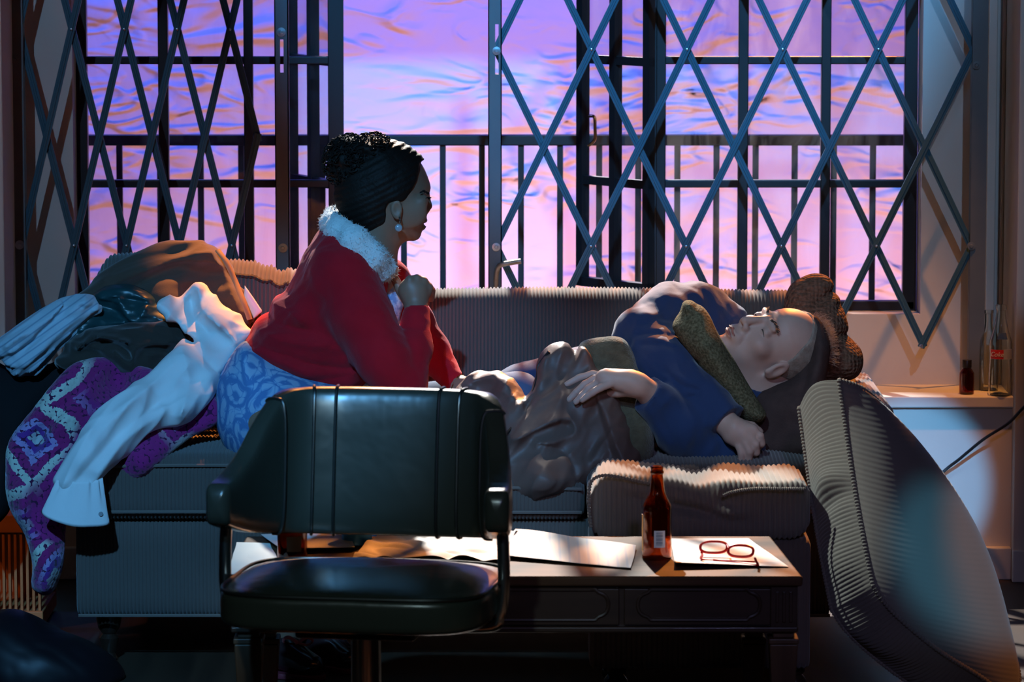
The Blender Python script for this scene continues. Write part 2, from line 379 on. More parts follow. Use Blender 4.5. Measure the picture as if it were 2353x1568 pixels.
# ------------------------------------------------------------------ windows and the open casements
DF = DW + 0.085                                          # frame plane
def frame_bar(b, x0, x1, z0, z1, d=DF, t=0.035): b.box((x0, d, z0), (x1, d + t, z1))
M_glass = bpy.data.materials.new('smeared_glass'); M_glass.use_nodes = True
nt = M_glass.node_tree; nt.nodes.remove(nt.nodes['Principled BSDF']); out = nt.nodes['Material Output']
tr = nt.nodes.new('ShaderNodeBsdfTransparent'); tr.inputs[0].default_value = (0.93, 0.92, 0.93, 1)
df = nt.nodes.new('ShaderNodeBsdfDiffuse'); df.inputs[0].default_value = (0.75, 0.7, 0.65, 1)
tl = nt.nodes.new('ShaderNodeBsdfTranslucent'); tl.inputs[0].default_value = (0.75, 0.7, 0.65, 1)
gl = nt.nodes.new('ShaderNodeBsdfGlossy'); gl.inputs['Roughness'].default_value = 0.03
tc = nt.nodes.new('ShaderNodeTexCoord'); mp = nt.nodes.new('ShaderNodeMapping'); mp.inputs['Scale'].default_value = (5, 5, 1.3); mp.inputs['Rotation'].default_value = (0, 0.25, 0)
nz = nt.nodes.new('ShaderNodeTexNoise'); nz.inputs['Scale'].default_value = 1.6; nz.inputs['Detail'].default_value = 9; nz.inputs['Roughness'].default_value = 0.7; nz.inputs['Distortion'].default_value = 1.5
rp = nt.nodes.new('ShaderNodeValToRGB'); rp.color_ramp.elements[0].position = 0.42; rp.color_ramp.elements[0].color = (0.003, 0.003, 0.003, 1); rp.color_ramp.elements[1].position = 0.78; rp.color_ramp.elements[1].color = (0.045, 0.045, 0.045, 1)
a1 = nt.nodes.new('ShaderNodeAddShader'); m0 = nt.nodes.new('ShaderNodeMixShader'); m0.inputs[0].default_value = 0.5
m1 = nt.nodes.new('ShaderNodeMixShader'); m2 = nt.nodes.new('ShaderNodeMixShader'); m2.inputs[0].default_value = 0.035
nt.links.new(tc.outputs['Object'], mp.inputs[0]); nt.links.new(mp.outputs[0], nz.inputs['Vector']); nt.links.new(nz.outputs['Fac'], rp.inputs[0]); nt.links.new(rp.outputs[0], m1.inputs[0])
nt.links.new(df.outputs[0], m0.inputs[1]); nt.links.new(tl.outputs[0], m0.inputs[2])
nt.links.new(tr.outputs[0], m1.inputs[1]); nt.links.new(m0.outputs[0], m1.inputs[2]); nt.links.new(m1.outputs[0], m2.inputs[1]); nt.links.new(gl.outputs[0], m2.inputs[2]); nt.links.new(m2.outputs[0], out.inputs[0])

rows = [(zw(130, DF), zw(148, DF)), (zw(414, DF), zw(434, DF))]
dz = rows[0][0] - rows[1][0]
def window(name, xs, zb):
    """xs: (x0, x1) of every upright; fixed black steel window"""
    b = MB()
    for x0, x1 in xs: frame_bar(b, x0, x1, zb, ZT)
    for k in range(-1, 4):
        z1 = rows[0][0] + k * dz; z0 = rows[0][1] + k * dz
        if zb < z0 and z1 < ZT: frame_bar(b, xs[0][0], xs[-1][1], z0, z1, DF + 0.004, 0.027)
    frame_bar(b, xs[0][0], xs[-1][1], zb, zb + 0.024); frame_bar(b, xs[0][0], xs[-1][1], ZT - 0.03, ZT)
    o = struct(b.build(name, M_black, bevel=0.003))
    g = MB(); g.box((xs[0][1] - 0.005, DF + 0.016, zb + 0.01), (xs[-1][0] + 0.005, DF + 0.019, ZT - 0.01)); g.build('window_glass', M_glass, o); return o
ux = lambda a, c: (xw(a, DF), xw(c, DF))
ZF = ZB + 0.002
window('window_1', [ux(181, 203), ux(366, 389), ux(562, 583), ux(755, 789)], ZF)
window('window_2', [ux(1507, 1529), ux(1695, 1718), ux(1885, 1907), ux(2076, 2104)], ZF)
b = MB(); frame_bar(b, xw(789, DF), xw(1507, DF), ZF, ZF + 0.03); frame_bar(b, xw(789, DF), xw(1507, DF), ZT - 0.03, ZT); struct(b.build('trim_4', M_black, bevel=0.003))
def leaf(name, hx, fx, D0, D1):
    """casement leaf of the open door swung out over the balcony: hinge pixel, free-edge pixel"""
    b = MB(); A = np.array([xw(hx, D0), D0]); B = np.array([xw(fx, D1), D1]); L = np.linalg.norm(B - A); d = (B - A) / L
    R = Matrix.Translation((A[0], A[1], 0)) @ Matrix.Rotation(math.atan2(d[1], d[0]), 4, 'Z')
    for x0, x1 in ((0, 0.022), (L / 2 - 0.011, L / 2 + 0.011), (L - 0.024, L)): b.box((x0, -0.014, ZF + 0.04), (x1, 0.014, ZT - 0.04), R)
    for k in range(-1, 4):
        z1 = rows[0][0] + k * dz - 0.006; z0 = z1 - 0.023
        if z0 > ZF + 0.05 and z1 < ZT - 0.05: b.box((0, -0.011, z0), (L, 0.011, z1), R)
    b.box((0, -0.014, ZF + 0.04), (L, 0.014, ZF + 0.065), R); b.box((0, -0.014, ZT - 0.065), (L, 0.014, ZT - 0.04), R)
    o = struct(b.build(name, M_black, bevel=0.003)); g = MB(); g.box((0.01, -0.002, ZF + 0.05), (L - 0.01, 0.002, ZT - 0.05), R); g.build('door_glass', M_glass, o); return o, R, L
leaf('door_1', 776, 668, DF + 0.05, DF + 0.33)
d2, R2, L2 = leaf('door_2', 1497, 1332, DF + 0.05, DF + 0.27)
h = MB(); hp = W(1355, 292, DF + 0.22)
h.tube(spline([hp + (0, 0, 0.03), hp + (0.012, -0.02, 0.028), hp + (0.014, -0.024, 0), hp + (0.014, -0.022, -0.03), hp + (0.004, -0.012, -0.045), hp + (-0.004, -0.006, -0.05)], 5), 0.0045, 8)
h.build('door_handle', mat('brass', (0.75, 0.42, 0.16), 0.25, metal=1.0), d2, smooth=True)

# ------------------------------------------------------------------ balcony railing, slab, backdrop
DR = 11.62
b = MB(); b.box((-2.6, 11.10, 0.0), (2.6, 12.2, 0.10)); struct(b.build('floor_balcony', M_floor))
rt = thing('balcony_railing', 'dark iron railing with thin uprights beyond the black windows', 'railing')
b = MB(); z1, z0 = zw(310, DR), zw(334, DR); b.box((-2.5, DR - 0.02, z0), (2.5, DR + 0.03, z1)); b.box((-2.5, DR - 0.012, 0.16), (2.5, DR + 0.012, 0.19))
b.build('handrail', M_rail, rt, bevel=0.004)
for px in [276 + 93.1 * k for k in range(-3, 7)] + [928 + 89.7 * k for k in range(0, 15)]:
    b = MB(); x = xw(px, DR); b.box((x - 0.0085, DR - 0.008, 0.10), (x + 0.0085, DR + 0.008, z0)); b.build('baluster', M_rail, rt)

def crinkle_mat():
    m = mat('crinkled_backdrop', (0.85, 0.85, 0.85), 0.55, spec=0.35); nt, b = nodes(m)
    tc = nt.nodes.new('ShaderNodeTexCoord'); prev = None
    for rot, sc_, s, lo, hi, st, dist, dsn in ((0.25, (0.7, 1, 1.8), 2.4, 0.5, 0.97, 0.9, 0.024, 1.2), (-0.55, (0.7, 1, 2.0), 3.4, 0.5, 0.97, 0.9, 0.017, 1.2), (0.8, (0.8, 1, 1.8), 4.6, 0.5, 0.97, 0.9, 0.010, 1.0), (0.1, (1, 1, 1.5), 11, 0.0, 1.0, 0.5, 0.003, 0.5)):
        mp = nt.nodes.new('ShaderNodeMapping'); mp.inputs['Rotation'].default_value = (0, rot, 0); mp.inputs['Scale'].default_value = sc_
        n = nt.nodes.new('ShaderNodeTexNoise'); n.inputs['Scale'].default_value = s; n.inputs['Detail'].default_value = 1.5; n.inputs['Distortion'].default_value = dsn
        # 1 - |2n - 1|: thin crests where the noise crosses its middle
        u = nt.nodes.new('ShaderNodeMath'); u.operation = 'MULTIPLY_ADD'; u.inputs[1].default_value = 5.0; u.inputs[2].default_value = -2.5
        v = nt.nodes.new('ShaderNodeMath'); v.operation = 'ABSOLUTE'; w = nt.nodes.new('ShaderNodeMath'); w.operation = 'SUBTRACT'; w.inputs[0].default_value = 1.0
        r = nt.nodes.new('ShaderNodeMapRange'); r.interpolation_type = 'SMOOTHSTEP'; r.inputs[1].default_value = lo; r.inputs[2].default_value = hi
        bp = nt.nodes.new('ShaderNodeBump'); bp.inputs['Strength'].default_value = st; bp.inputs['Distance'].default_value = dist
        nt.links.new(tc.outputs['Object'], mp.inputs[0]); nt.links.new(mp.outputs[0], n.inputs['Vector']); nt.links.new(n.outputs['Fac'], u.inputs[0]); nt.links.new(u.outputs[0], v.inputs[0]); nt.links.new(v.outputs[0], w.inputs[1])
        k = nt.nodes.new('ShaderNodeTexNoise'); k.inputs['Scale'].default_value = s * 0.55; k.inputs['Detail'].default_value = 1
        q = nt.nodes.new('ShaderNodeMapRange'); q.interpolation_type = 'SMOOTHSTEP'; q.inputs[1].default_value = 0.46; q.inputs[2].default_value = 0.66
        x = nt.nodes.new('ShaderNodeMath'); x.operation = 'MULTIPLY'
        nt.links.new(mp.outputs[0], k.inputs['Vector']); nt.links.new(k.outputs['Fac'], q.inputs[0]); nt.links.new(q.outputs[0], x.inputs[1])
        nt.links.new(w.outputs[0], r.inputs[0]); nt.links.new(r.outputs[0], x.inputs[0]); nt.links.new(x.outputs[0], bp.inputs['Height'])
        if prev: nt.links.new(prev.outputs[0], bp.inputs['Normal'])
        prev = bp
    nt.links.new(prev.outputs[0], b.inputs['Normal']); return m
gx, gz = np.meshgrid(np.linspace(-2.9, 2.9, 240), np.linspace(-0.1, 3.3, 150), indexing='ij')
P = np.stack([gx.ravel(), np.zeros(gx.size), gz.ravel()], 1)
gy = 14.3 + (0.02 * waves(P, 3.0, 1, 6, 0.8) + 0.008 * waves(P * (1, 1, 2), 9.0, 2, 6, 1.2)).reshape(gx.shape)
b = MB(); b.grid(np.stack([gx, gy, gz], -1)); o = b.build('fabric_backdrop', crinkle_mat(), smooth=True, auto=180)
tag(o, 'crinkled fabric backdrop glowing violet and pink behind the railing', 'backdrop')

# ------------------------------------------------------------------ folding security gates
DG = 10.85
def gate(label, xl, xr, nodes_x0, dx, ztop_row, dz_row, nrow, lp, rp, slots):
    """lattice nodes at nodes_x0 + k*dx on even rows, half a step over on odd rows; rows go down from ztop_row"""
    t = thing('security_gate', label, 'gate')
    zb = SILL + 0.001
    for (x0, x1) in (lp, rp):
        b = MB(); w = x1 - x0; d = 0.022
        sl = slots.get(x0)
        if sl:                                            # a slotted face plate
            xm0, xm1 = sl[0] - 0.0045, sl[0] + 0.0045; z = zb
            for za, zc in sl[1]:
                b.box((x0, DG - d, z), (x1, DG - d + 0.003, za)); b.box((x0, DG - d, za), (xm0, DG - d + 0.003, zc)); b.box((xm1, DG - d, za), (x1, DG - d + 0.003, zc)); z = zc
            b.box((x0, DG - d, z), (x1, DG - d + 0.003, ZT - 0.05))
        else: b.box((x0, DG - d, zb), (x1, DG - d + 0.003, ZT - 0.05))
        if sl: b.box((x0, DG - d, zb), (x0 + 0.003, DG + d, ZT - 0.05)); b.box((x1 - 0.003, DG - d, zb), (x1, DG + d, ZT - 0.05))
        else: b.box((x0, DG - d, zb), (x1, DG + d, ZT - 0.05))
        b.build('gate_post', M_stpost, t)
    zr = lambda r: ztop_row - r * dz_row
    bars = []; rmin = -5
    ks = range(-14, 26)
    for sgn, dep in ((1, DG - 0.008), (-1, DG + 0.004)):
        for k in ks:                                      # start at the bottom row node k
            x = nodes_x0 + k * dx + (dx / 2 if nrow % 2 else 0); pts = []
            for r in range(nrow, rmin, -1):
                xx = x + sgn * (nrow - r) * dx / 2
                if xl - 0.002 <= xx <= xr + 0.002: pts.append((xx, zr(r)))
            if len(pts) >= 2:
                a, c = np.array(pts[0]), np.array(pts[-1]); e = (c - a) / np.linalg.norm(c - a) * 0.012
                a, c = a - e, c + e
                b = MB(); b.bar((a[0], dep, a[1]), (c[0], dep, c[1]), 0.019, 0.005); b.bar((a[0], dep - 0.0035, a[1]), (c[0], dep - 0.0035, c[1]), 0.006, 0.003)
                b.build('lattice_bar', M_steel, t, bevel=0.0012)
    for r in range(nrow, -2, -1):
        if (nrow - r) % 2 == 0 or True:
            for k in ks:
                x = nodes_x0 + k * dx + (dx / 2 if r % 2 else 0)
                if xl + 0.02 < x < xr - 0.02 and (r % 2 == 0):
                    b = MB(); b.lathe([(0.0, -0.006), (0.0028, -0.005), (0.004, -0.002), (0.004, 0.004)], 10)
                    V = [(x + v[0], DG - 0.0125 + v[2], zr(r) + v[1]) for v in b.V]; c = MB(); c.add(V, b.F); c.build('rivet', M_zinc, t, smooth=True)
    return t
def washer(t, px, py, m, R=0.012):
    c = W(px, py, DG - 0.024); b = MB(); b.lathe([(0.0, -0.005), (0.004, -0.005), (0.005, -0.002), (R, -0.0015), (R, 0.002)], 20)
    V = [(c[0] + v[0], c[1] + v[2], c[2] + v[1]) for v in b.V]; e = MB(); e.add(V, b.F); e.build('pivot_bolt', m, t, smooth=True)
gw = lambda px: xw(px, DG); gzz = lambda py: zw(py, DG)
M_rust = M_rusty
LP1, RP1 = (gw(27), gw(60)), (gw(634), gw(666))
g1 = gate('folding steel lattice gate with narrow diamonds over the window behind the woman', gw(45), gw(649), W(165, 67, DG)[0], (W(530, 564, DG)[0] - W(168, 564, DG)[0]) / 3,
          gzz(67), (gzz(67) - gzz(564)) / 2, 3, LP1, RP1, {RP1[0]: (gw(651), [(gzz(166), gzz(90))])})
for px, py, m in ((34, 137, M_stpost), (45, 563, M_zinc), (646, 74, M_zinc), (650, 570, M_rusty)): washer(g1, px, py, m)
LP2, RP2 = (gw(1122), gw(1153)), (gw(2228), gw(2263))
g2 = gate('folding steel lattice gate with wide diamonds over the window above the lying man', gw(1140), gw(2240), W(1359, 113, DG)[0], (W(2012, 565, DG)[0] - W(1357, 565, DG)[0]) / 3,
          gzz(113), (gzz(113) - gzz(565)) / 2, 3, LP2, RP2, {LP2[0]: (gw(1142), [(gzz(170), gzz(112)), (gzz(105), gzz(55))])})
for px, py, m in ((1141, 117, M_zinc), (1140, 568, M_zinc), (2244, 150, M_stpost), (2232, 566, M_stpost), (2117, 796, M_zinc)): washer(g2, px, py, m, 0.011 if px != 2117 else 0.005)
b = MB(); p = W(1140, 610, DG - 0.03)
b.tube(spline([p + (0, 0.01, -0.10), p + (0, 0, -0.03), p + (0.006, -0.004, -0.004), p + (0.02, -0.01, 0.004), p + (0.065, -0.012, 0.012)], 6), 0.0068, 10); b.build('gate_handle', mat('worn_zinc', (0.55, 0.5, 0.43), 0.45, metal=0.7, var=(30, (0.35, 0.2, 0.1), 0.2)), g2, smooth=True)

# ------------------------------------------------------------------ bottles on the sill, cord on the wall
def glass(name, col, rough=0.02):
    m = mat(name, col, rough, trans=1.0, ior=1.47); return m
M_amber = glass('amber_glass', (0.55, 0.16, 0.02)); M_clear = glass('clear_glass', (0.93, 0.96, 0.92)); M_dkamber = glass('dark_amber_glass', (0.32, 0.06, 0.01))
def bottle(name, label, base, prof, m, t=0.0025, cat='bottle'):
    r = thing(name, label, cat, tuple(base)); b = MB()
    inner = [(max(x - t, 0.0), z + (t if i == 0 else 0)) for i, (x, z) in enumerate(prof)][::-1]
    b.lathe([(0, prof[0][1])] + list(prof) + inner[:-1] + [(inner[-1][0], inner[-1][1]), (0, inner[-1][1])], 40); b.build('glass_body', m, r, smooth=True, auto=60); return r
def curve_prof(P, n=4): return [tuple(p) for p in spline(P, n)]
p = WZ(2221, 905, SILL + 0.001)
r = bottle('medicine_bottle', 'small brown bottle with black cap on the window sill', p, curve_prof([(0.017, 0), (0.0195, 0.003), (0.0195, 0.05), (0.0185, 0.056), (0.013, 0.065), (0.0105, 0.068), (0.0105, 0.075)], 4), M_dkamber, 0.0015)
b = MB(); b.lathe([(0, 0.069), (0.0125, 0.069), (0.0125, 0.088), (0.0115, 0.0895), (0, 0.0895)], 28); b.build('cap', mat('black_cap', (0.012, 0.01, 0.01), 0.35), r, smooth=True)
K = [(0.028, 0), (0.031, 0.004), (0.031, 0.05), (0.029, 0.10), (0.030, 0.125), (0.029, 0.142), (0.022, 0.165), (0.0145, 0.20), (0.0125, 0.222), (0.0145, 0.226), (0.0145, 0.236), (0.013, 0.238)]
p = WZ(2298, 908, SILL + 0.001)
r = bottle('soda_bottle', 'clear soda bottle with red label on the window sill', p, curve_prof(K, 4), M_clear)
for nm, zz0, zz1, a0, a1, c in (('red_label', 0.098, 0.122, -2.6, -1.45, (0.55, 0.012, 0.015)), ('back_label', 0.097, 0.123, -1.43, -0.45, (0.42, 0.42, 0.46))):
    b = MB(); b.lathe([(0.0315, zz0), (0.0325, zz0), (0.0325, zz1), (0.0315, zz1), (0.0315, zz0)], 16, a0=a0, a1=a1); o = b.build(nm, mat(nm, c, 0.5), r, smooth=True)
    if nm == 'red_label':
        fc = bpy.data.curves.new('script', 'FONT'); fc.body = 'Coke'; fc.size = 0.017; fc.shear = 0.3; fc.extrude = 0.0002; fc.align_x = 'CENTER'
        fo = bpy.data.objects.new('script', fc); COL.objects.link(fo); dg = bpy.context.evaluated_depsgraph_get(); me = bpy.data.meshes.new_from_object(fo.evaluated_get(dg)); bpy.data.objects.remove(fo)
        for v in me.vertices:
            a = -2.02 + v.co.x / 0.033; z = 0.1045 + v.co.y; rr = 0.0329 + v.co.z; v.co = (rr * math.cos(a), rr * math.sin(a), z)
        so = bpy.data.objects.new('label_script', me); COL.objects.link(so); so.parent = o; me.materials.append(mat('white_ink', (0.75, 0.7, 0.68), 0.5))
b = MB(); b.lathe([(0.0212, 0.150), (0.0225, 0.148), (0.0185, 0.165), (0.0178, 0.165), (0.0212, 0.150)], 12, a0=-2.1, a1=-0.9); b.build('neck_label', mat('blue_label', (0.12, 0.17, 0.28), 0.5), r, smooth=True)
p = WZ(2270, 896, SILL + 0.001)
bottle('glass_bottle', 'plain empty clear glass bottle behind the one with a red label', p, curve_prof([(0.024, 0), (0.026, 0.004), (0.026, 0.12), (0.022, 0.14), (0.012, 0.165), (0.011, 0.20), (0.0125, 0.203), (0.0125, 0.212)], 4), M_clear)
b = MB(); c = [W(2420, 880, 10.55), W(2353, 936, 10.56), W(2318, 972, 10.60), W(2260, 1010, 10.63), W(2205, 1055, 10.66), W(2165, 1087, 10.67), W(2080, 1170, 10.65), W(2060, 1290, 10.6), WZ(2050, 1360, 0.006)]
b.tube(spline(c, 8), 0.0042, 8); o = b.build('power_cord', mat('black_rubber', (0.012, 0.012, 0.013), 0.45), smooth=True)
tag(o, 'black cord hanging in front of the wall under the sill', 'cord')
# ================================================================== SOFA AND CUSHIONS (wide-wale corduroy: every rib is real)
def cord_mat(name, col, col2):
    return mat(name, col, 0.95, spec=0.12, sheen=0.25, var=(5, col2, 0.3), bump=(900, 0.25, 0.001))
M_cord = cord_mat('taupe_corduroy', (0.13, 0.098, 0.085), (0.105, 0.08, 0.068))
M_cord2 = cord_mat('grey_corduroy', (0.18, 0.155, 0.135), (0.15, 0.13, 0.11))
M_pipe = mat('corduroy_piping', (0.17, 0.13, 0.11), 0.95, spec=0.1, bump=(500, 0.4, 0.001))
def ribbed(prof, x0, x1, pitch=0.0088, amp=0.0017, per=5, zf=None, yf=None, capped=True, end_round=0.012, np_=70):
    """closed profile (y, z) swept along x with ribs running round it; zf(x, y, z), yf(x, y, z) add sag"""
    pr = resample(prof, np_, True); nxt = np.roll(pr, -1, 0); prv = np.roll(pr, 1, 0); t = nxt - prv; n = np.stack([t[:, 1], -t[:, 0]], 1); n /= np.linalg.norm(n, axis=1)[:, None]
    c = pr.mean(0)
    if np.sum(n * (pr - c)) < 0: n = -n
    N = max(int((x1 - x0) / pitch * per), 8); xs = np.linspace(x0, x1, N); A = np.zeros((N, np_, 3))
    for i, x in enumerate(xs):
        e = min(x - x0, x1 - x); ins = end_round * (1 - math.sqrt(max(0, 1 - (1 - min(e / end_round, 1)) ** 2))) if end_round else 0
        off = amp * (abs(math.cos(math.pi * x / pitch)) - 0.5) * 2 - ins
        p = pr + n * off; A[i, :, 0] = x; A[i, :, 1] = p[:, 0]; A[i, :, 2] = p[:, 1]
    if zf is not None: A[..., 2] += zf(A[..., 0], A[..., 1], A[..., 2])
    if yf is not None: A[..., 1] += yf(A[..., 0], A[..., 1], A[..., 2])
    b = MB(); b.grid(A, cv=True)
    if capped:
        b.F.append(tuple(range(np_))); b.F.append(tuple((N - 1) * np_ + k for k in range(np_))[::-1])
    return b, A
def rrect(y0, y1, z0, z1, r, n=5):
    P = []
    for cy, cz, a in ((y1 - r, z1 - r, 0), (y0 + r, z1 - r, 90), (y0 + r, z0 + r, 180), (y1 - r, z0 + r, 270)):
        for k in range(n + 1): q = math.radians(a + 90 * k / n); P.append((cy + r * math.cos(q), cz + r * math.sin(q)))
    return np.array(P)
xq = lambda px, D: W(px, 784, D)[0]
SX0, SX1 = xq(168, 9.5), xq(1905, 9.6)
sofa = thing('corduroy_sofa', 'long taupe corduroy sofa under the window that the two people are on', 'sofa')
b, A = ribbed(rrect(9.50, 10.32, 0.118, 0.345, 0.02), SX0, SX1, amp=0.002, per=6); b.build('base', M_cord, sofa, smooth=True, auto=180)
zb_ = zw(664, 10.19)
prof = spline([(10.30, 0.345), (10.06, 0.345), (9.99, 0.45), (10.05, 0.66), (10.085, zb_ - 0.06), (10.12, zb_ - 0.012), (10.18, zb_), (10.25, zb_ - 0.02), (10.30, zb_ - 0.09), (10.32, 0.6)], 6, True)
b, A = ribbed(prof, SX0 + 0.02, SX1 + 0.05, amp=0.003, per=6, np_=90, zf=lambda x, y, z: 0.004 * np.sin(5 * x + 1) * (z > 0.7)); b.build('backrest', M_cord, sofa, smooth=True, auto=180)
b, A = ribbed(rrect(9.52, 10.30, 0.118, 0.60, 0.05), SX1, SX1 + 0.15, amp=0.002, per=6); b.build('armrest', M_cord, sofa, smooth=True, auto=180)
b = MB(); b.tube([(x, 9.499, 0.122) for x in np.linspace(SX0 + .005, SX1, 60)], 0.004, 6); b.build('piping', M_pipe, sofa, smooth=True)
M_leg = mat('dark_turned_wood', (0.03, 0.015, 0.01), 0.22, coat=0.4)
for x, y in ((xq(243, 9.58), 9.58), (SX1 - 0.1, 9.6), (SX0 + 0.1, 10.2), (SX1 - 0.1, 10.2)):
    b = MB(); b.lathe([(0, 0.0), (0.017, 0.0), (0.02, 0.006), (0.014, 0.02), (0.019, 0.035), (0.023, 0.055), (0.016, 0.065), (0.026, 0.08), (0.03, 0.1), (0.03, 0.12), (0, 0.12)], 20, (x, y, 0)); b.build('leg', M_leg, sofa, smooth=True)

def seat_cushion(label, x0, x1, y0, y1, z0, z1, sag, group):
    t = thing('sofa_cushion', label, 'cushion', group=group)
    xm = (x0 + x1) / 2; ym = (y0 + y1) / 2
    f = lambda x, y, z: np.where(z > (z0 + z1) / 2, 1, 0.1) * (0.022 * np.cos((x - xm) / (x1 - x0) * 3.0) * np.cos(np.clip((y - ym) / (y1 - y0), -.5, .5) * 3.0) + sag(x, y))
    b, A = ribbed(rrect(y0, y1, z0, z1, 0.035), x0, x1, amp=0.002, per=6, zf=f, end_round=0.03); b.build('cover', M_cord, t, smooth=True, auto=180)
    for zz in (z0 + 0.022, z1 - 0.02):
        b = MB(); L = [(x, y0 - 0.002, zz + float(f(x, y0 + 0.02, zz))) for x in np.linspace(x0 + 0.008, x1 - 0.008, 90)]
        b.tube(L, 0.0042, 6); b.build('piping', M_pipe, t, smooth=True)
    return t
XA, XB = xq(770, 9.5), xq(1345, 9.5); G = 'seat cushions of the corduroy sofa'
seat_cushion('taupe corduroy seat cushion of the sofa under the pile of clothes', SX0 + 0.01, XA, 9.475, 9.985, 0.348, 0.495, lambda x, y: 0.0 * x, G)
seat_cushion('taupe corduroy seat cushion of the sofa under the lying man and brown jacket', XA + 0.004, XB, 9.475, 9.985, 0.348, 0.455, lambda x, y: -0.012 + 0 * x, G)
seat_cushion('taupe corduroy seat cushion of the sofa behind the ottoman', XB + 0.004, SX1 - 0.004, 9.475, 9.985, 0.348, 0.47, lambda x, y: 0.0 * x, G)

# loose back cushion at the far end of the sofa, sagging, with a welt along its top edge
t = thing('back_cushion', 'corduroy back cushion with dark welt behind the brown jacket', 'cushion')
zc = zw(590, 10.06); x0, x1 = xq(210, 9.98), xq(742, 9.98)
def sagf(x, y, z):
    u = (x - x0) / (x1 - x0)
    s = -0.034 * np.exp(-((u - 0.84) / 0.13) ** 2) + 0.008 * np.sin(u * 9) - 0.03 * np.exp(-(u / 0.05) ** 2) - 0.010 * np.abs(np.sin(x * 75)) * np.exp(-((u - 0.86) / 0.16) ** 2)
    return np.where(z > 0.62, 1.0, 0.0) * s
prof = spline([(10.10, 0.48), (9.98, 0.47), (9.93, 0.6), (9.945, 0.74), (9.965, zc - 0.05), (9.985, zc - 0.025), (10.03, zc), (10.09, zc - 0.01), (10.13, zc - 0.06), (10.09, 0.74), (10.05, 0.62)], 6, True)
b, A = ribbed(prof, x0, x1, amp=0.0034, per=6, zf=sagf, np_=90, end_round=0.05, pitch=0.0098); b.build('cover', M_cord, t, smooth=True, auto=180)
b = MB(); b.tube([(x, 9.975 - 0.004 * math.sin(x * 640), zc - 0.030 + float(sagf(np.array(x), 0, np.array(1.0)))) for x in np.linspace(x0 + 0.03, x1 - 0.02, 260)], 0.0055, 6); b.build('welt', mat('dark_welt', (0.05, 0.035, 0.03), 0.9), t, smooth=True)

# ottoman in front of the sofa, with a puckered cushion top
ot = thing('corduroy_ottoman', 'low corduroy ottoman in front of the sofa behind the coffee table', 'ottoman')
ox0, ox1 = xq(1357, 9.12), xq(1868, 9.12)
b, A = ribbed(rrect(9.13, 9.39, 0.065, 0.36, 0.025), ox0, ox1, amp=0.002, per=6, pitch=0.0115); b.build('base', M_cord, ot, smooth=True, auto=180)
zt_ = zw(1088, 9.17)
def osag(x, y, z):
    u = (x - ox0) / (ox1 - ox0); top = np.clip((z - 0.40) / 0.08, 0, 1)
    s = -0.020 * np.exp(-((u - 0.50) / 0.085) ** 2) - 0.010 * u + 0.004 * np.sin(u * 14) - 0.018 * np.exp(-(u / 0.04) ** 2)
    return top * s
def opush(x, y, z):
    u = (x - ox0) / (ox1 - ox0); fr = np.clip((9.25 - y) / 0.1, 0, 1)
    c = 0.035 * np.exp(-((z - (0.455 - 0.10 * (u - 0.2))) / 0.012) ** 2) * np.exp(-((u - 0.42) / 0.2) ** 2)           # the slanting tuck
    c2 = -0.030 * np.exp(-((z - 0.425) / 0.016) ** 2) * np.exp(-((u - 0.62) / 0.06) ** 2)
    c3 = -0.035 * np.exp(-((z - 0.495) / 0.03) ** 2) * np.clip((u - 0.54) / 0.04, 0, 1)
    return fr * (c + c2 + c3)
b, A = ribbed(rrect(9.115, 9.39, 0.36, zt_ + 0.002, 0.035), ox0 - 0.004, ox1, amp=0.0026, per=6, pitch=0.0115, zf=osag, yf=opush, np_=130, end_round=0.05); b.build('cushion_top', M_cord2, ot, smooth=True, auto=180)
L = [W(1358, 1212, 9.10), W(1353, 1165, 9.10), W(1354, 1125, 9.10), W(1362, 1103, 9.10), W(1385, 1093, 9.10), W(1420, 1096, 9.10), W(1460, 1105, 9.105), W(1500, 1113, 9.11)]
b = MB(); Q = resample(spline(L, 8), 120); b.tube(Q, [0.0038 + 0.0011 * math.sin(i * 1.9) for i in range(120)], 7); b.build('piping', M_cord2, ot, smooth=True)
L = [W(1662, 1140, 9.075), W(1680, 1132, 9.075), W(1730, 1124, 9.075), W(1800, 1124, 9.075), W(1850, 1124, 9.08)]
b = MB(); Q = resample(spline(L, 8), 130); b.tube(Q, [0.0038 + 0.0011 * math.sin(i * 1.9) for i in range(130)], 7); b.build('piping', M_cord2, ot, smooth=True)
for x, y in ((ox1 + 0.02, 9.2), (ox0 + 0.06, 9.2), (ox1 - 0.04, 9.34), (ox0 + 0.06, 9.34)):
    b = MB(); b.lathe([(0, 0.0), (0.02, 0.0), (0.028, 0.012), (0.028, 0.03), (0.018, 0.042), (0.024, 0.05), (0.024, 0.07), (0, 0.07)], 20, (min(x, ox1 - 0.03), y, 0)); b.build('caster', M_leg, ot, smooth=True)

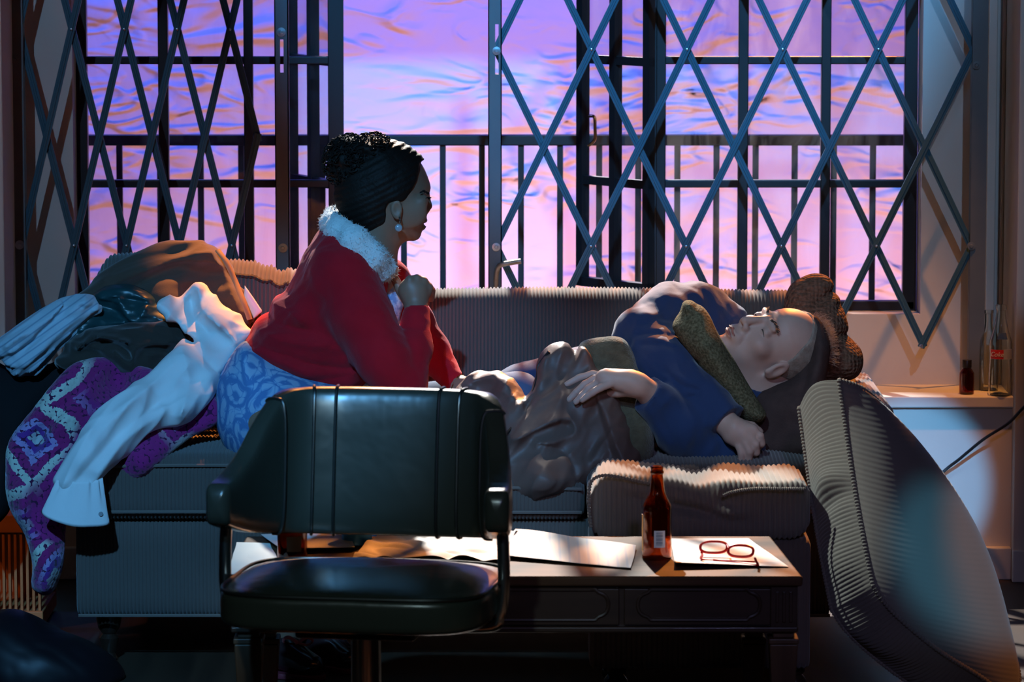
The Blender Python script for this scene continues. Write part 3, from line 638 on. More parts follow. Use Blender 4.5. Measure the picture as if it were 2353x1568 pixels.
# ------------------------------------------------------------------ the big loose cushion leaning at the sofa's end
def leaning_cushion():
    t = thing('loose_cushion', 'large grey corduroy box cushion leaning against the end of the ottoman', 'cushion')
    AB = [W(1928, 874, 9.13), W(1940, 960, 9.11), W(1962, 1110, 9.05), W(1985, 1240, 8.99), W(2006, 1345, 8.95)]
    BC = [W(2006, 1345, 8.95), W(2050, 1405, 8.94), W(2150, 1490, 8.95), W(2260, 1560, 8.97), W(2322, 1612, 8.98)]
    CD = [W(2322, 1612, 8.98), W(2342, 1560, 9.02), W(2314, 1450, 9.12), W(2275, 1330, 9.22), W(2238, 1235, 9.29)]
    DA = [W(2238, 1235, 9.29), W(2190, 1140, 9.29), W(2125, 1045, 9.26), W(2050, 955, 9.20), W(1985, 895, 9.15), W(1928, 874, 9.13)]
    n = 60; e1, e2, e3, e4 = [resample(spline(e, 6), n + 1) for e in (AB, BC, CD, DA)]
    lf, bo, ri, to = e1, e2, e3[::-1], e4[::-1]           # left (A..B), bottom (B..C), right (D..C), top (A..D)
    g = np.array([-0.080, 0.12, -0.078])
    u = np.linspace(0, 1, n + 1)
    U, V = np.meshgrid(u, u, indexing='ij')               # U along A->D, V along A->B
    S = (1 - U)[..., None] * lf[None] + U[..., None] * ri[None] + (1 - V)[..., None] * to[:, None] + V[..., None] * bo[:, None]
    S -= ((1 - U) * (1 - V))[..., None] * lf[0] + (U * (1 - V))[..., None] * ri[0] + ((1 - U) * V)[..., None] * lf[-1] + (U * V)[..., None] * ri[-1]
    nrm = np.cross(ri[n // 2] - lf[n // 2], bo[n // 2] - to[n // 2]); nrm /= np.linalg.norm(nrm)
    if nrm[1] > 0: nrm = -nrm
    bulge = 0.075 * (np.sin(np.pi * U) * np.sin(np.pi * V)) ** 0.55
    w = 0.006 * np.sin(7 * U + 5 * V) * np.sin(np.pi * U) * np.sin(np.pi * V)
    front = S + (bulge + w)[..., None] * nrm
    back = S + g - (bulge * 0.9)[..., None] * nrm * 0.7
    m = stripes('grey_ribbed_cloth', (0.18, 0.155, 0.135), 0.0105, 'Z', 0.3, 0.0006, 0.95)
    # ribs of the main face run slightly downhill across it
    nt_, bs = nodes(m); tcn = [q for q in nt_.nodes if q.type == 'TEX_COORD'][0]; sx = [q for q in nt_.nodes if q.type == 'SEPXYZ'][0]
    mp = nt_.nodes.new('ShaderNodeMapping'); mp.inputs['Rotation'].default_value = (0, math.radians(-14), 0); nt_.links.new(tcn.outputs['Object'], mp.inputs[0]); nt_.links.new(mp.outputs[0], sx.inputs[0])
    b = MB(); b.grid(front); b.build('front_panel', m, t, smooth=True, auto=180)
    b = MB(); b.grid(back); b.build('back_panel', m, t, smooth=True, auto=180)
    loop = np.vstack([lf[:-1], bo[:-1], ri[::-1][:-1], to[::-1][:-1]])
    N = 1500; lp = resample(loop, N, True); cen = S[n // 2, n // 2]; out = lp - cen; out -= np.outer(out @ nrm, nrm); out /= np.linalg.norm(out, axis=1)[:, None]
    G = np.zeros((N, 13, 3)); s = np.arange(N)
    for j in range(13):
        v = j / 12; puff = 0.018 * math.sin(math.pi * v)
        fold = 0.012 * np.exp(-(((s / N - 0.118) / 0.012) ** 2)) - 0.010 * np.exp(-(((s / N - 0.135) / 0.01) ** 2)) + 0.006 * np.sin(s / N * 60 + v * 3)
        rib = 0.0024 * np.abs(np.cos(math.pi * (s / N * 205 + 0.8 * v)))
        G[:, j] = lp + g * v + out * ((puff + fold * math.sin(math.pi * v) + rib * min(1, 4 * v * (1 - v) + .2)))[:, None]
    b = MB(); b.grid(G, cu=True); b.build('gusset', M_cord2, t, smooth=True, auto=180)
    for off, nm in ((0, 'piping'), (1, 'piping')):
        q = resample(loop, 900, True) + g * off; b = MB(); b.tube(q, [0.0052 + 0.0012 * math.sin(i * 1.7) for i in range(900)], 8, True); b.build(nm, M_cord2, t, smooth=True)
leaning_cushion()

# ================================================================== COFFEE TABLE
TZ = 0.40
tbl = thing('coffee_table', 'dark wooden coffee table with routed drawer fronts and fluted corners', 'table')
M_top = wood('table_top_wood', (0.045, 0.023, 0.013), (0.085, 0.045, 0.025), 0.6, 'X', 3.0, 0.0)
M_top.node_tree.nodes['Principled BSDF'].inputs['Specular IOR Level'].default_value = 0.06
M_side = wood('table_side_wood', (0.028, 0.016, 0.011), (0.05, 0.028, 0.018), 0.38, 'X', 3.0, 0.1)
fl, fr, bl, br = WZ(519, 1326, TZ), WZ(1845, 1324, TZ), WZ(566, 1228, TZ), WZ(1770, 1228, TZ)
yf_ = (fl[1] + fr[1]) / 2; tx0, tx1 = fl[0], fr[0]; yb_ = (bl[1] + br[1]) / 2; bx0, bx1 = bl[0], br[0]
yb_ = yf_ + 0.52
b = MB(); V = [(tx0, yf_), (tx1, yf_), (bx1, yb_), (bx0, yb_)]
b.prism([(x, y, TZ - 0.022) for x, y in V], (0, 0, 0.022)); b.build('table_top', M_top, tbl, bevel=0.006, seg=3)
ins = 0.012; ax0, ax1, az0, az1 = tx0 + ins, tx1 - ins, zw(1442, yf_ + .02), TZ - 0.022
b = MB(); b.prism([(ax0, yf_ + 0.02, az0), (ax1, yf_ + 0.02, az0), (bx1 - ins, yb_ - 0.02, az0), (bx0 + ins, yb_ - 0.02, az0)], (0, 0, az1 - az0)); b.build('apron', M_side, tbl, bevel=0.002)
b = MB(); b.prism([(ax0 - 0.004, yf_ + 0.008, az0 - 0.010), (ax1 + 0.004, yf_ + 0.008, az0 - 0.010), (bx1 - ins + 0.004, yb_ - 0.008, az0 - 0.010), (bx0 + ins - 0.004, yb_ - 0.008, az0 - 0.010)], (0, 0, 0.013)); b.build('base_moulding', M_side, tbl, bevel=0.004)
xt = lambda px: xw(px, yf_ + 0.015)
cz = (zw(1357, yf_) + zw(1427, yf_)) / 2; hz = (zw(1357, yf_) - zw(1427, yf_)) / 2
def ogee(x0, x1, z, h):
    c = h * 0.42; P = []
    for sx, sz in ((1, 1), (1, -1), (-1, -1), (-1, 1)):
        xx = x1 if sx > 0 else x0
        a = [(xx - sx * c * 2.0, z + sz * h), (xx - sx * c * 1.6, z + sz * (h - c * 0.45)), (xx - sx * c * 0.8, z + sz * (h - c * 0.75)), (xx - sx * c * 0.25, z + sz * (h - c * 1.25)), (xx, z + sz * (h - c * 2.0))]
        P += a if sx * sz > 0 else a[::-1]
    return P
for d0, d1 in ((595, 925), (937, 1425), (1437, 1777)):
    b = MB(); b.box((xt(d0), yf_ + 0.010, az0 + 0.006), (xt(d1), yf_ + 0.022, az1 - 0.006)); dr = b.build('drawer', M_side, tbl, bevel=0.002)
    P = ogee(xt(d0) + 0.028, xt(d1) - 0.022, cz, hz); Q = resample(np.array([(x, yf_ + 0.0095, z) for x, z in P]), 160, True)
    b = MB(); b.tube(Q, 0.0042, 8, True); b.build('moulding', M_side, dr, smooth=True)
for k, (cx, cy) in enumerate(((ax0 + 0.032, yf_ + 0.045), (ax1 - 0.026, yf_ + 0.045), (bx0 + 0.05, yb_ - 0.05), (bx1 - 0.04, yb_ - 0.05))):
    w = 0.028 if k < 2 else 0.024
    b = MB(); b.box((cx - w, cy - 0.034, az0 - 0.004), (cx + w, cy + 0.034, az1)); bl_ = b.build('corner_block', M_side, tbl, bevel=0.002)
    if k < 2:
        b = MB()
        for q in (-0.5, 0, 0.5): b.box((cx + q * w - 0.0035, cy - 0.0375, az0 + 0.012), (cx + q * w + 0.0035, cy - 0.03, az1 - 0.012))
        b.build('fluting', M_side, bl_, bevel=0.0015)
    b = MB(); zc_ = zw(1468, cy - 0.03); s = 1.12
    b.box((cx - w * 0.8, cy - 0.026, zc_), (cx + w * 0.8, cy + 0.026, az0)); b.box((cx - w * s, cy - 0.034, zc_ - 0.012), (cx + w * s, cy + 0.034, zc_)); 
    V = [(cx + i * w * f, cy + j * 0.032 * f, z) for z, f in ((zc_ - 0.012, 1.05), (0.0, 0.62)) for i, j in ((-1, -1), (1, -1), (1, 1), (-1, 1))]
    b.add(V, [(0, 1, 2, 3), (7, 6, 5, 4), (0, 4, 5, 1), (1, 5, 6, 2), (2, 6, 7, 3), (3, 7, 4, 0)])
    b.build('leg', wood('leg_wood', (0.06, 0.032, 0.02), (0.10, 0.055, 0.03), 0.4, 'Z'), tbl, bevel=0.003)

# ------------------------------------------------------------------ things on the table
BEER = [(0.026, 0), (0.030, 0.003), (0.0312, 0.01), (0.0312, 0.100), (0.0295, 0.115), (0.022, 0.130), (0.0165, 0.145), (0.0135, 0.170), (0.0125, 0.180), (0.0142, 0.183), (0.0142, 0.187), (0.0128, 0.189), (0.0135, 0.195), (0.012, 0.198)]
p = WZ(1509, 1284, TZ + 0.0006)
r = bottle('beer_bottle', 'open brown beer bottle with a barcode label beside the red glasses', p, curve_prof(BEER, 4), M_amber, 0.002, 'bottle')
M_lab = mat('paper_label', (0.55, 0.62, 0.66), 0.6); M_ink = mat('label_ink', (0.10, 0.16, 0.22), 0.6)
b = MB(); b.lathe([(0.0313, 0.028), (0.0318, 0.028), (0.0318, 0.064), (0.0313, 0.064), (0.0313, 0.028)], 10, a0=-1.79, a1=-0.98 - 0.05); lb = b.build('barcode_label', M_lab, r, smooth=True)
b = MB()
for k in range(11):
    z = 0.0325 + k * 0.0026; b.lathe([(0.0319, z), (0.0321, z), (0.0321, z + (0.0016 if k % 3 else 0.0009)), (0.0319, z + (0.0016 if k % 3 else 0.0009))], 8, a0=-1.65, a1=-1.2)
b.build('barcode', M_ink, lb)
b = MB(); b.lathe([(0.0313, 0.018), (0.0317, 0.018), (0.0317, 0.095), (0.0313, 0.095), (0.0313, 0.018)], 14, a0=1.9, a1=3.55); b.build('back_label', mat('gold_label', (0.75, 0.42, 0.12), 0.5), r, smooth=True)
p = WZ(672, 1296, TZ + 0.0006)
r = bottle('beer_bottle', 'brown beer bottle half hidden behind the chair back', p, curve_prof(BEER, 4), glass('deep_amber_glass', (0.30, 0.06, 0.008)), 0.002, 'bottle')
b = MB(); b.lathe([(0.0313, 0.03), (0.0318, 0.03), (0.0318, 0.062), (0.0313, 0.062), (0.0313, 0.03)], 10, a0=-1.9, a1=-0.9); b.build('label', mat('brown_label', (0.09, 0.075, 0.06), 0.6), r, smooth=True)

def sheet(name, label, cat, poly, m, z=TZ, t=0.0008, lift=0.006, rough=0.004, freq=40, seed=1, n=34, curl=None, group=None):
    """a paper: four pixel corners on the table, wrinkled"""
    c = [WZ(px, py, z) for px, py in poly]; u = np.linspace(0, 1, n); U, V = np.meshgrid(u, u, indexing='ij')
    P = ((1 - U) * (1 - V))[..., None] * c[0] + (U * (1 - V))[..., None] * c[1] + (U * V)[..., None] * c[2] + ((1 - U) * V)[..., None] * c[3]
    Q = P.reshape(-1, 3) * (1, 1, 0); w = waves(Q, freq, seed, 7, 1.0)
    hgt = np.clip(lift * (0.5 + 0.5 * waves(Q, 9, seed + 5, 4)) + rough * np.abs(w) * 2, 0, None).reshape(n, n)
    if curl: hgt += curl(U, V)
    ed = np.stack([waves(Q, freq * 0.8, seed + 9, 4).reshape(n, n), waves(Q, freq * 0.8, seed + 13, 4).reshape(n, n)], -1) * rough * 0.8
    P[..., :2] += ed; P[..., 2] = z + 0.0012 + hgt
    b = MB(); b.grid(P); L = P.copy(); L[..., 2] -= t; b.grid(L[:, ::-1])
    o = b.build(name, m, smooth=True, auto=180); return tag(o, label, cat, group)
M_paper = mat('white_paper', (0.66, 0.65, 0.63), 0.75, bump=(120, 0.3, 0.002)); M_paperb = mat('written_paper', (0.64, 0.63, 0.62), 0.75, var=(30, (0.52, 0.54, 0.58), 0.08))
sheet('crumpled_paper', 'crumpled sheet of paper on the table behind the chair back', 'paper', [(812, 1288), (880, 1233), (1190, 1230), (1150, 1300)], M_paper, lift=0.012, rough=0.011, freq=55, seed=3, n=70)
sheet('folded_cloth', 'pale folded sheet lying on the table in front of the beer bottle', 'paper', [(1140, 1285), (1185, 1228), (1461, 1262), (1450, 1310)], stripes('checked_sheet', (0.64, 0.64, 0.64), 0.02, 'X', 0.0, 0.001, 0.8, (0.50, 0.55, 0.63), 0.85), lift=0.012, rough=0.003, freq=26, seed=8, n=50)
sheet('loose_paper', 'curled white paper lying under the red glasses', 'paper', [(1553, 1308), (1540, 1241), (1720, 1240), (1812, 1305)], M_paperb, lift=0.003, rough=0.0012, freq=20, seed=11, curl=lambda U, V: 0.012 * np.exp(-((U * 0.9 + (1 - V) * 0.0 - 0.0) / 0.12) ** 2) * (1 - V))
sheet('loose_paper', 'paper standing curled at the table end beside the half hidden bottle', 'paper', [(645, 1275), (600, 1238), (800, 1236), (815, 1268)], M_paper, lift=0.016, rough=0.002, freq=14, seed=15)
sheet('newspaper', 'pale creased sheet at the end of the table behind the chrome chair arm', 'paper', [(522, 1324), (545, 1250), (620, 1252), (650, 1318)], mat('aged_paper', (0.62, 0.66, 0.62), 0.8, bump=(90, 0.3, 0.002)), lift=0.003, rough=0.002, freq=40, seed=21)
p = WZ(820, 1250, TZ + 0.001)
b = MB(); b.lathe([(0, 0), (0.034, 0), (0.036, 0.002), (0.035, 0.006), (0.033, 0.009), (0.033, 0.055), (0.034, 0.058), (0.031, 0.06), (0, 0.058)], 36, tuple(p)); o = b.build('blue_tin', mat('blue_tin', (0.03, 0.20, 0.42), 0.35, metal=0.3), smooth=True)
tag(o, 'small blue tin with pale rim on the table behind the crumpled paper', 'tin')
# red glasses
gr = thing('eyeglasses', 'red framed eyeglasses lying on the paper', 'glasses')
M_red = mat('red_plastic', (0.55, 0.012, 0.012), 0.22, coat=0.3); M_lens = glass('lens', (0.98, 0.97, 0.97), 0.0)
gz = TZ + 0.008
def lens(cpx, cpy, ang, parent):
    c = WZ(cpx, cpy, gz); c[2] = gz + 0.013; e = np.array([math.cos(ang), math.sin(ang) * 0.6, 0]); f = np.array([0.10, 0.75, 0.50]); L = []
    for k in range(48):
        a = 2 * math.pi * k / 48; r = 1 / (abs(math.cos(a)) ** 2.6 + abs(math.sin(a)) ** 2.6) ** (1 / 2.6)
        L.append(c + e * (0.0285 * r * math.cos(a)) + f * (0.0195 * r * math.sin(a)))
    b = MB(); b.tube(L, 0.003, 8, True); o = b.build('rim', M_red, parent, smooth=True)
    n = np.cross(e, f); n /= np.linalg.norm(n); V = [c + n * 0.0006] + [l + n * 0.0006 for l in L] + [c - n * 0.0006] + [l - n * 0.0006 for l in L]; F = []
    for k in range(48): F += [(0, 1 + k, 1 + (k + 1) % 48), (49, 50 + (k + 1) % 48, 50 + k), (1 + k, 50 + k, 50 + (k + 1) % 48, 1 + (k + 1) % 48)]
    b = MB(); b.add(V, F); b.build('lens', M_lens, o); return c
c1 = lens(1640, 1272, -0.12, gr); c2 = lens(1702, 1281, -0.42, gr)
b = MB(); m_ = (c1 + c2) / 2; b.tube(spline([c1 + (0.027, 0.002, 0.004), m_ + (0, 0.004, 0.009), c2 + (-0.026, 0.006, 0.005)], 6), 0.002, 8); b.build('bridge', M_red, gr, smooth=True)
for a, c, e in ((WZ(1612, 1270, gz + .016), WZ(1615, 1287, gz - .004), WZ(1735, 1292, gz - .004)), (WZ(1735, 1283, gz + .016), WZ(1738, 1300, gz - .003), WZ(1640, 1288, gz - .003))):
    b = MB(); b.tube(spline([a, (a + c) / 2 + np.array([0, -.004, .003]), c, (c + e) / 2, e], 6), 0.0021, 8, flat=1.6); b.build('temple', M_red, gr, smooth=True)

# ================================================================== CHAIR
ch = thing('swivel_chair', 'dark green vinyl swivel armchair with chrome post in front of the table', 'chair', (-0.291, 8.12, 0), math.radians(-9))
M_vin = mat('dark_green_vinyl', (0.030, 0.034, 0.027), 0.27, spec=0.6, bump=(18, 0.12, 0.01, 2)); M_vin2 = mat('black_welt', (0.012, 0.013, 0.012), 0.3, spec=0.6)
M_chr = mat('chrome', (0.78, 0.80, 0.82), 0.2, metal=1.0)
half = [(0.0, 0.225), (0.10, 0.223), (0.175, 0.21), (0.216, 0.178), (0.240, 0.12), (0.259, 0.05), (0.273, -0.03), (0.278, -0.085)]
ht = [0.797, 0.797, 0.796, 0.788, 0.745, 0.685, 0.654, 0.645]; hb = [0.500, 0.500, 0.502, 0.506, 0.514, 0.526, 0.545, 0.560]; th = [0.03, 0.03, 0.03, 0.028, 0.026, 0.026, 0.027, 0.026]
H = spline([(x, y, a, c, d) for (x, y), a, c, d in zip(half, ht, hb, th)], 10); Hm = H[::-1].copy(); Hm[:, 0] *= -1; PL = np.vstack([Hm[:-1], H])
NS = len(PL); CS = 40
def shell_pt(i, ang, extra=0.0):
    x, y, zt, zb_, d = PL[i]; t = PL[min(i + 1, NS - 1), :2] - PL[max(i - 1, 0), :2]; t /= np.linalg.norm(t); n = np.array([t[1], -t[0]])     # outward from the seat is -n for the back
    if i / (NS - 1) > 0: pass
    h = (zt - zb_) / 2; zc_ = (zt + zb_) / 2; ca, sa = math.cos(ang), math.sin(ang)
    e = 0.35; u = math.copysign(abs(ca) ** e, ca) * d * (1 if abs(sa) < 0.999 else 0); v = math.copysign(abs(sa) ** 0.55, sa) * h
    rec = 0.045 * (zc_ + v - 0.5) / 0.3 * max(0.0, y / 0.225)
    return np.array([x + n[0] * (u + extra * ca), y + n[1] * (u + extra * ca) + rec, zc_ + v + extra * sa])
A = np.array([[shell_pt(i, 2 * math.pi * k / CS) for k in range(CS)] for i in range(NS)])
# close and round both arm ends
def endcap(i, s):
    c = A[i].mean(0); t = PL[i, :2] - PL[i - s, :2]; t /= np.linalg.norm(t); t3 = np.array([t[0], t[1], 0.0]); R = []
    for q in (0.35, 0.7, 0.92, 1.0): R.append(c + (A[i] - c) * math.sqrt(max(0, 1 - q * q)) ** 0.8 + t3 * 0.024 * q)
    return R
A = np.array(endcap(0, -1)[::-1] + list(A) + endcap(NS - 1, 1))
b = MB(); b.grid(A, cv=True); back = b.build('backrest', M_vin, ch, smooth=True, auto=180)
def welt(px):
    """upright welt on the inner face at lateral position x"""
    i = int(np.argmin(np.abs(PL[:, 0] - px) + (PL[:, 1] < 0) * 0)); L = []
    for k in range(CS // 4 + 3, -CS // 4 - 1, -1):
        L.append(shell_pt(i, 2 * math.pi * k / CS, 0.0015))
    b = MB(); b.tube(resample(np.array(L), 60), 0.0036, 8); b.build('welt', M_vin2, back, smooth=True)
for px in (-0.225, -0.155, -0.108, 0.108, 0.155, 0.232): welt(px)
# seat
def superbox(c, r, e1, e2, nu=48, nv=96, f=None):
    V = []
    for i in range(nu + 1):
        a = -math.pi / 2 + math.pi * i / nu
        for j in range(nv):
            q = 2 * math.pi * j / nv; P = lambda w, e: math.copysign(abs(w) ** e, w)
            V.append([c[0] + r[0] * P(math.cos(a), e1) * P(math.cos(q), e2), c[1] + r[1] * P(math.cos(a), e1) * P(math.sin(q), e2), c[2] + r[2] * P(math.sin(a), e1)])
    V = np.array(V).reshape(nu + 1, nv, 3)
    if f is not None: V[..., 2] += f(V[..., 0] - c[0], V[..., 1] - c[1], V[..., 2] - c[2])
    return V
def crown(x, y, z):
    up = np.clip(z / 0.03, 0, 1); r2 = (x / 0.28) ** 2 + (y / 0.24) ** 2
    w = 0.0035 * np.sin(38 * (x + y * 0.5)) * np.exp(-((x - 0.05) / 0.12) ** 2 - ((y - 0.10) / 0.06) ** 2) + 0.003 * np.sin(30 * (x - y)) * np.exp(-((x - 0.1) / 0.1) ** 2 - ((y - 0.06) / 0.07) ** 2)
    return up * (0.016 * np.clip(1 - r2, 0, 1) + w)
V = superbox((0, -0.005, 0.413), (0.268, 0.235, 0.042), 0.32, 0.42, f=crown); b = MB(); b.grid(V, cv=True); seat = b.build('seat', M_vin, ch, smooth=True, auto=180)
L = []
for j in range(160):
    q = 2 * math.pi * j / 160; P = lambda w, e: math.copysign(abs(w) ** e, w); L.append((0.2645 * P(math.cos(q), .42), -0.005 + 0.2315 * P(math.sin(q), .42), 0.4475))
b = MB(); b.tube(L, 0.0038, 8, True); b.build('seat_welt', M_vin2, seat, smooth=True)
b = MB(); b.box((-0.12, -0.12, 0.345), (0.12, 0.12, 0.375)); b.build('seat_plate', M_black, ch, bevel=0.006)
for s in (-1, 1):
    L = spline([(s * 0.277, -0.02, 0.575), (s * 0.281, -0.02, 0.50), (s * 0.281, -0.02, 0.43), (s * 0.272, -0.02, 0.385), (s * 0.25, -0.02, 0.362), (s * 0.1, -0.02, 0.36)], 8)
    b = MB(); b.tube(L, 0.0125, 14); b.build('arm_tube', M_chr, ch, smooth=True)
b = MB(); b.lathe([(0, 0.09), (0.030, 0.09), (0.030, 0.33), (0.034, 0.335), (0.034, 0.35), (0, 0.35)], 36); b.build('post', M_chr, ch, smooth=True)
b = MB()
for k in range(4):
    a = math.pi / 4 + k * math.pi / 2; c, s = math.cos(a), math.sin(a); b.bar((c * 0.02, s * 0.02, 0.075), (c * 0.27, s * 0.27, 0.035), 0.04, 0.022, (0, 0, 1))
    b.lathe([(0, 0), (0.022, 0), (0.024, 0.006), (0.012, 0.026), (0, 0.026)], 16, (c * 0.26, s * 0.26, 0))
b.lathe([(0, 0.05), (0.045, 0.05), (0.045, 0.09), (0, 0.095)], 24); b.build('foot', M_chr, ch, bevel=0.003)
# ================================================================== HEADS, HANDS
def head_field(P, O, e, n, u, k=1.0, male=True):
    """a head: O between the ears, e towards the ear on the near side, n where the face looks, u to the crown"""
    R = np.stack([e, n, u]); Q = (P - O) @ R.T / k
    A = Q.copy(); A[:, 0] = np.abs(A[:, 0])
    d = ell(Q, (0, -0.014, 0.045), (0.075, 0.097, 0.086))
    d = sm(d, ell(Q, (0, 0.028, -0.028), (0.060, 0.064, 0.084)), 0.02)
    d = sm(d, ell(Q, (0, 0.03, -0.072), (0.050, 0.052, 0.040)), 0.02)
    d = sm(d, ell(Q, (0, 0.074, -0.100), (0.021, 0.018, 0.016)), 0.016)
    d = sm(d, ell(A, (0.044, 0.054, -0.018), (0.022, 0.024, 0.020)), 0.018)
    d = sm(d, ell(A, (0.022, 0.082, 0.026), (0.026, 0.011, 0.010)), 0.014)
    d = cut(d, ell(A, (0.033, 0.101, 0.008), (0.018, 0.0125, 0.011)), 0.010)
    d = sm(d, ell(A, (0.032, 0.0755, 0.006), (0.0135, 0.0135, 0.0125)), 0.003)           # lids over the eyes
    d = d + 0.0016 * np.exp(-((A[:, 2] - 0.0005 + 6 * (A[:, 0] - 0.032) ** 2) / 0.0016) ** 2) * np.exp(-((A[:, 0] - 0.032) / 0.014) ** 4) * (Q[:, 1] > 0.05)
    d = sm(d, cone(Q, (0, 0.089, 0.020), (0, 0.110, -0.028), 0.0075, 0.0105), 0.010)
    d = sm(d, ell(A, (0.0135, 0.098, -0.033), (0.0075, 0.011, 0.0085)), 0.006)
    d = cut(d, ell(A, (0.007, 0.106, -0.0415), (0.0042, 0.0065, 0.0045)), 0.003)
    d = sm(d, ell(Q, (0, 0.084, -0.058), (0.030, 0.016, 0.020)), 0.012)
    d = sm(d, ell(Q, (0, 0.0975, -0.0615), (0.023, 0.0075, 0.0058)), 0.004)
    d = sm(d, ell(Q, (0, 0.0945, -0.0745), (0.020, 0.0085, 0.0066)), 0.004)
    d = cut(d, ell(Q, (0, 0.104, -0.0675), (0.022, 0.010, 0.0028)), 0.003)
    d = d + 0.0022 * np.exp(-((A[:, 0] - 0.026 - 0.42 * (-0.040 - A[:, 2])) / 0.0035) ** 2) * np.exp(-((A[:, 2] + 0.052) / 0.018) ** 2) * (Q[:, 1] > 0.04)      # smile fold
    if male:
        for zz in (0.050, 0.064): d = d + 0.0009 * np.exp(-((Q[:, 2] - zz - 0.003 * np.sin(Q[:, 0] * 60)) / 0.002) ** 2) * (Q[:, 1] > 0.03)
        d = d + 0.0016 * np.exp(-((A[:, 0] - 0.006) / 0.002) ** 2) * np.exp(-((Q[:, 2] - 0.026) / 0.010) ** 2) * (Q[:, 1] > 0.05)
    # ears
    E = ell(A, (0.077, -0.006, -0.004), (0.0085, 0.0185, 0.032)); E = cut(E, ell(A, (0.086, -0.004, 0.000), (0.007, 0.011, 0.019)), 0.003)
    E = sm(E, ell(A, (0.079, 0.004, -0.026), (0.006, 0.008, 0.009)), 0.005)
    d = sm(d, E, 0.005)
    return d * k, Q
def finger(P, pts, r0, r1): return chain(P, pts, list(np.linspace(r0, r1, len(pts))), 0.003)
M_skinm = mat('skin', (0.60, 0.40, 0.32), 0.5, spec=0.4, var=(25, (0.54, 0.33, 0.26), 0.25), bump=(220, 0.12, 0.001), sss=0.08)
M_skinw = mat('brown_skin', (0.30, 0.165, 0.105), 0.46, spec=0.4, var=(20, (0.25, 0.13, 0.085), 0.25), bump=(260, 0.08, 0.001), sss=0.06)
A3 = np.array

# ================================================================== THE LYING MAN
man = thing('person', 'man in a navy long-sleeved shirt lying on the sofa hugging a tweed cushion', 'person')
ue = A3((.917, 0, .4)); ue /= np.linalg.norm(ue); vv = A3((-.4, 0, .917)); vv /= np.linalg.norm(vv)
YAW = math.radians(33); n_ = math.cos(YAW) * vv + math.sin(YAW) * A3((0, -1.0, 0)); e_ = -math.sin(YAW) * vv + math.cos(YAW) * A3((0, -1.0, 0))
HO = W(1768, 801, 9.80)
# arm joints: the far arm arches over the cushion, its forearm comes down across it
fsh, fel, fwr = W(1655, 770, 9.93), W(1452, 778, 9.80), W(1668, 970, 9.60)
far_top = [W(1662, 765, 9.94), W(1600, 722, 9.93), W(1535, 728, 9.88), W(1478, 770, 9.80)]
far_low = [W(1478, 775, 9.80), W(1520, 840, 9.72), W(1590, 905, 9.66), W(1668, 970, 9.60)]
near = [W(1735, 975, 9.82), W(1690, 1030, 9.72), W(1640, 1035, 9.66), W(1570, 985, 9.62), W(1490, 905, 9.59)]
def hand_over(P):                                          # the hand on the jacket
    D = 9.565
    d = chain(P, [W(1495, 905, 9.59), W(1468, 886, D), W(1440, 876, D)], [0.031, 0.027, 0.024], 0.01)
    d = sm(d, chain(P, [W(1450, 880, D), W(1388, 868, D - 0.005)], [0.028, 0.020]), 0.015)
    d = sm(d, chain(P, [W(1450, 872, D + 0.04), W(1392, 862, D + 0.035)], [0.024, 0.016]), 0.015)
    k = 0.005
    d = sm(d, finger(P, [W(1392, 866, D + 0.045), W(1362, 861, D + 0.05), W(1332, 868, D + 0.05), W(1302, 884, D + 0.045)], 0.0115, 0.0075), k)
    d = sm(d, finger(P, [W(1392, 868, D + 0.022), W(1366, 872, D + 0.022), W(1344, 884, D + 0.018), W(1324, 902, D + 0.012), W(1308, 919, D + 0.01)], 0.0115, 0.0075), k)
    d = sm(d, finger(P, [W(1395, 874, D - 0.001), W(1372, 882, D - 0.004), W(1352, 894, D - 0.008), W(1337, 910, D - 0.012), W(1323, 924, D - 0.014)], 0.0115, 0.0075), k)
    d = sm(d, finger(P, [W(1402, 882, D - 0.02), W(1382, 890, D - 0.026), W(1362, 902, D - 0.03), W(1348, 912, D - 0.03), W(1338, 920, D - 0.03)], 0.0105, 0.007), k)
    d = sm(d, finger(P, [W(1455, 898, D), W(1420, 902, D + 0.01), W(1395, 905, D + 0.03)], 0.014, 0.010), 0.008)
    return d
def hand_low(P):                                           # the hand hanging over the cushion's lower corner
    D = 9.575
    d = chain(P, [W(1660, 965, 9.60), W(1682, 985, D + 0.01), W(1705, 998, D)], [0.032, 0.028, 0.028], 0.01)
    d = sm(d, chain(P, [W(1690, 985, D), W(1728, 990, D - 0.005)], [0.026, 0.016]), 0.008)
    d = sm(d, chain(P, [W(1685, 1002, D), W(1706, 1024, D - 0.008)], [0.024, 0.014]), 0.008)
    d = sm(d, chain(P, [W(1690, 995, D), W(1720, 1010, D - 0.010)], [0.024, 0.016]), 0.008)
    k = 0.0035
    d = sm(d, finger(P, [W(1730, 992, D - 0.006), W(1746, 1002, D - 0.008), W(1750, 1020, D - 0.002), W(1741, 1030, D + 0.02)], 0.0108, 0.0085), k)
    d = sm(d, finger(P, [W(1722, 1006, D - 0.014), W(1736, 1022, D - 0.016), W(1738, 1040, D - 0.008), W(1728, 1046, D + 0.012)], 0.0108, 0.0085), k)
    d = sm(d, finger(P, [W(1712, 1018, D - 0.018), W(1722, 1038, D - 0.020), W(1720, 1053, D - 0.014), W(1710, 1056, D + 0.006)], 0.0108, 0.0085), k)
    d = sm(d, finger(P, [W(1698, 1026, D - 0.016), W(1704, 1044, D - 0.018), W(1703, 1056, D - 0.016), W(1697, 1060, D + 0.002)], 0.0095, 0.0075), k)
    d = sm(d, finger(P, [W(1700, 975, D + 0.02), W(1728, 980, D + 0.03), W(1746, 992, D + 0.04)], 0.013, 0.009), 0.008)
    return d
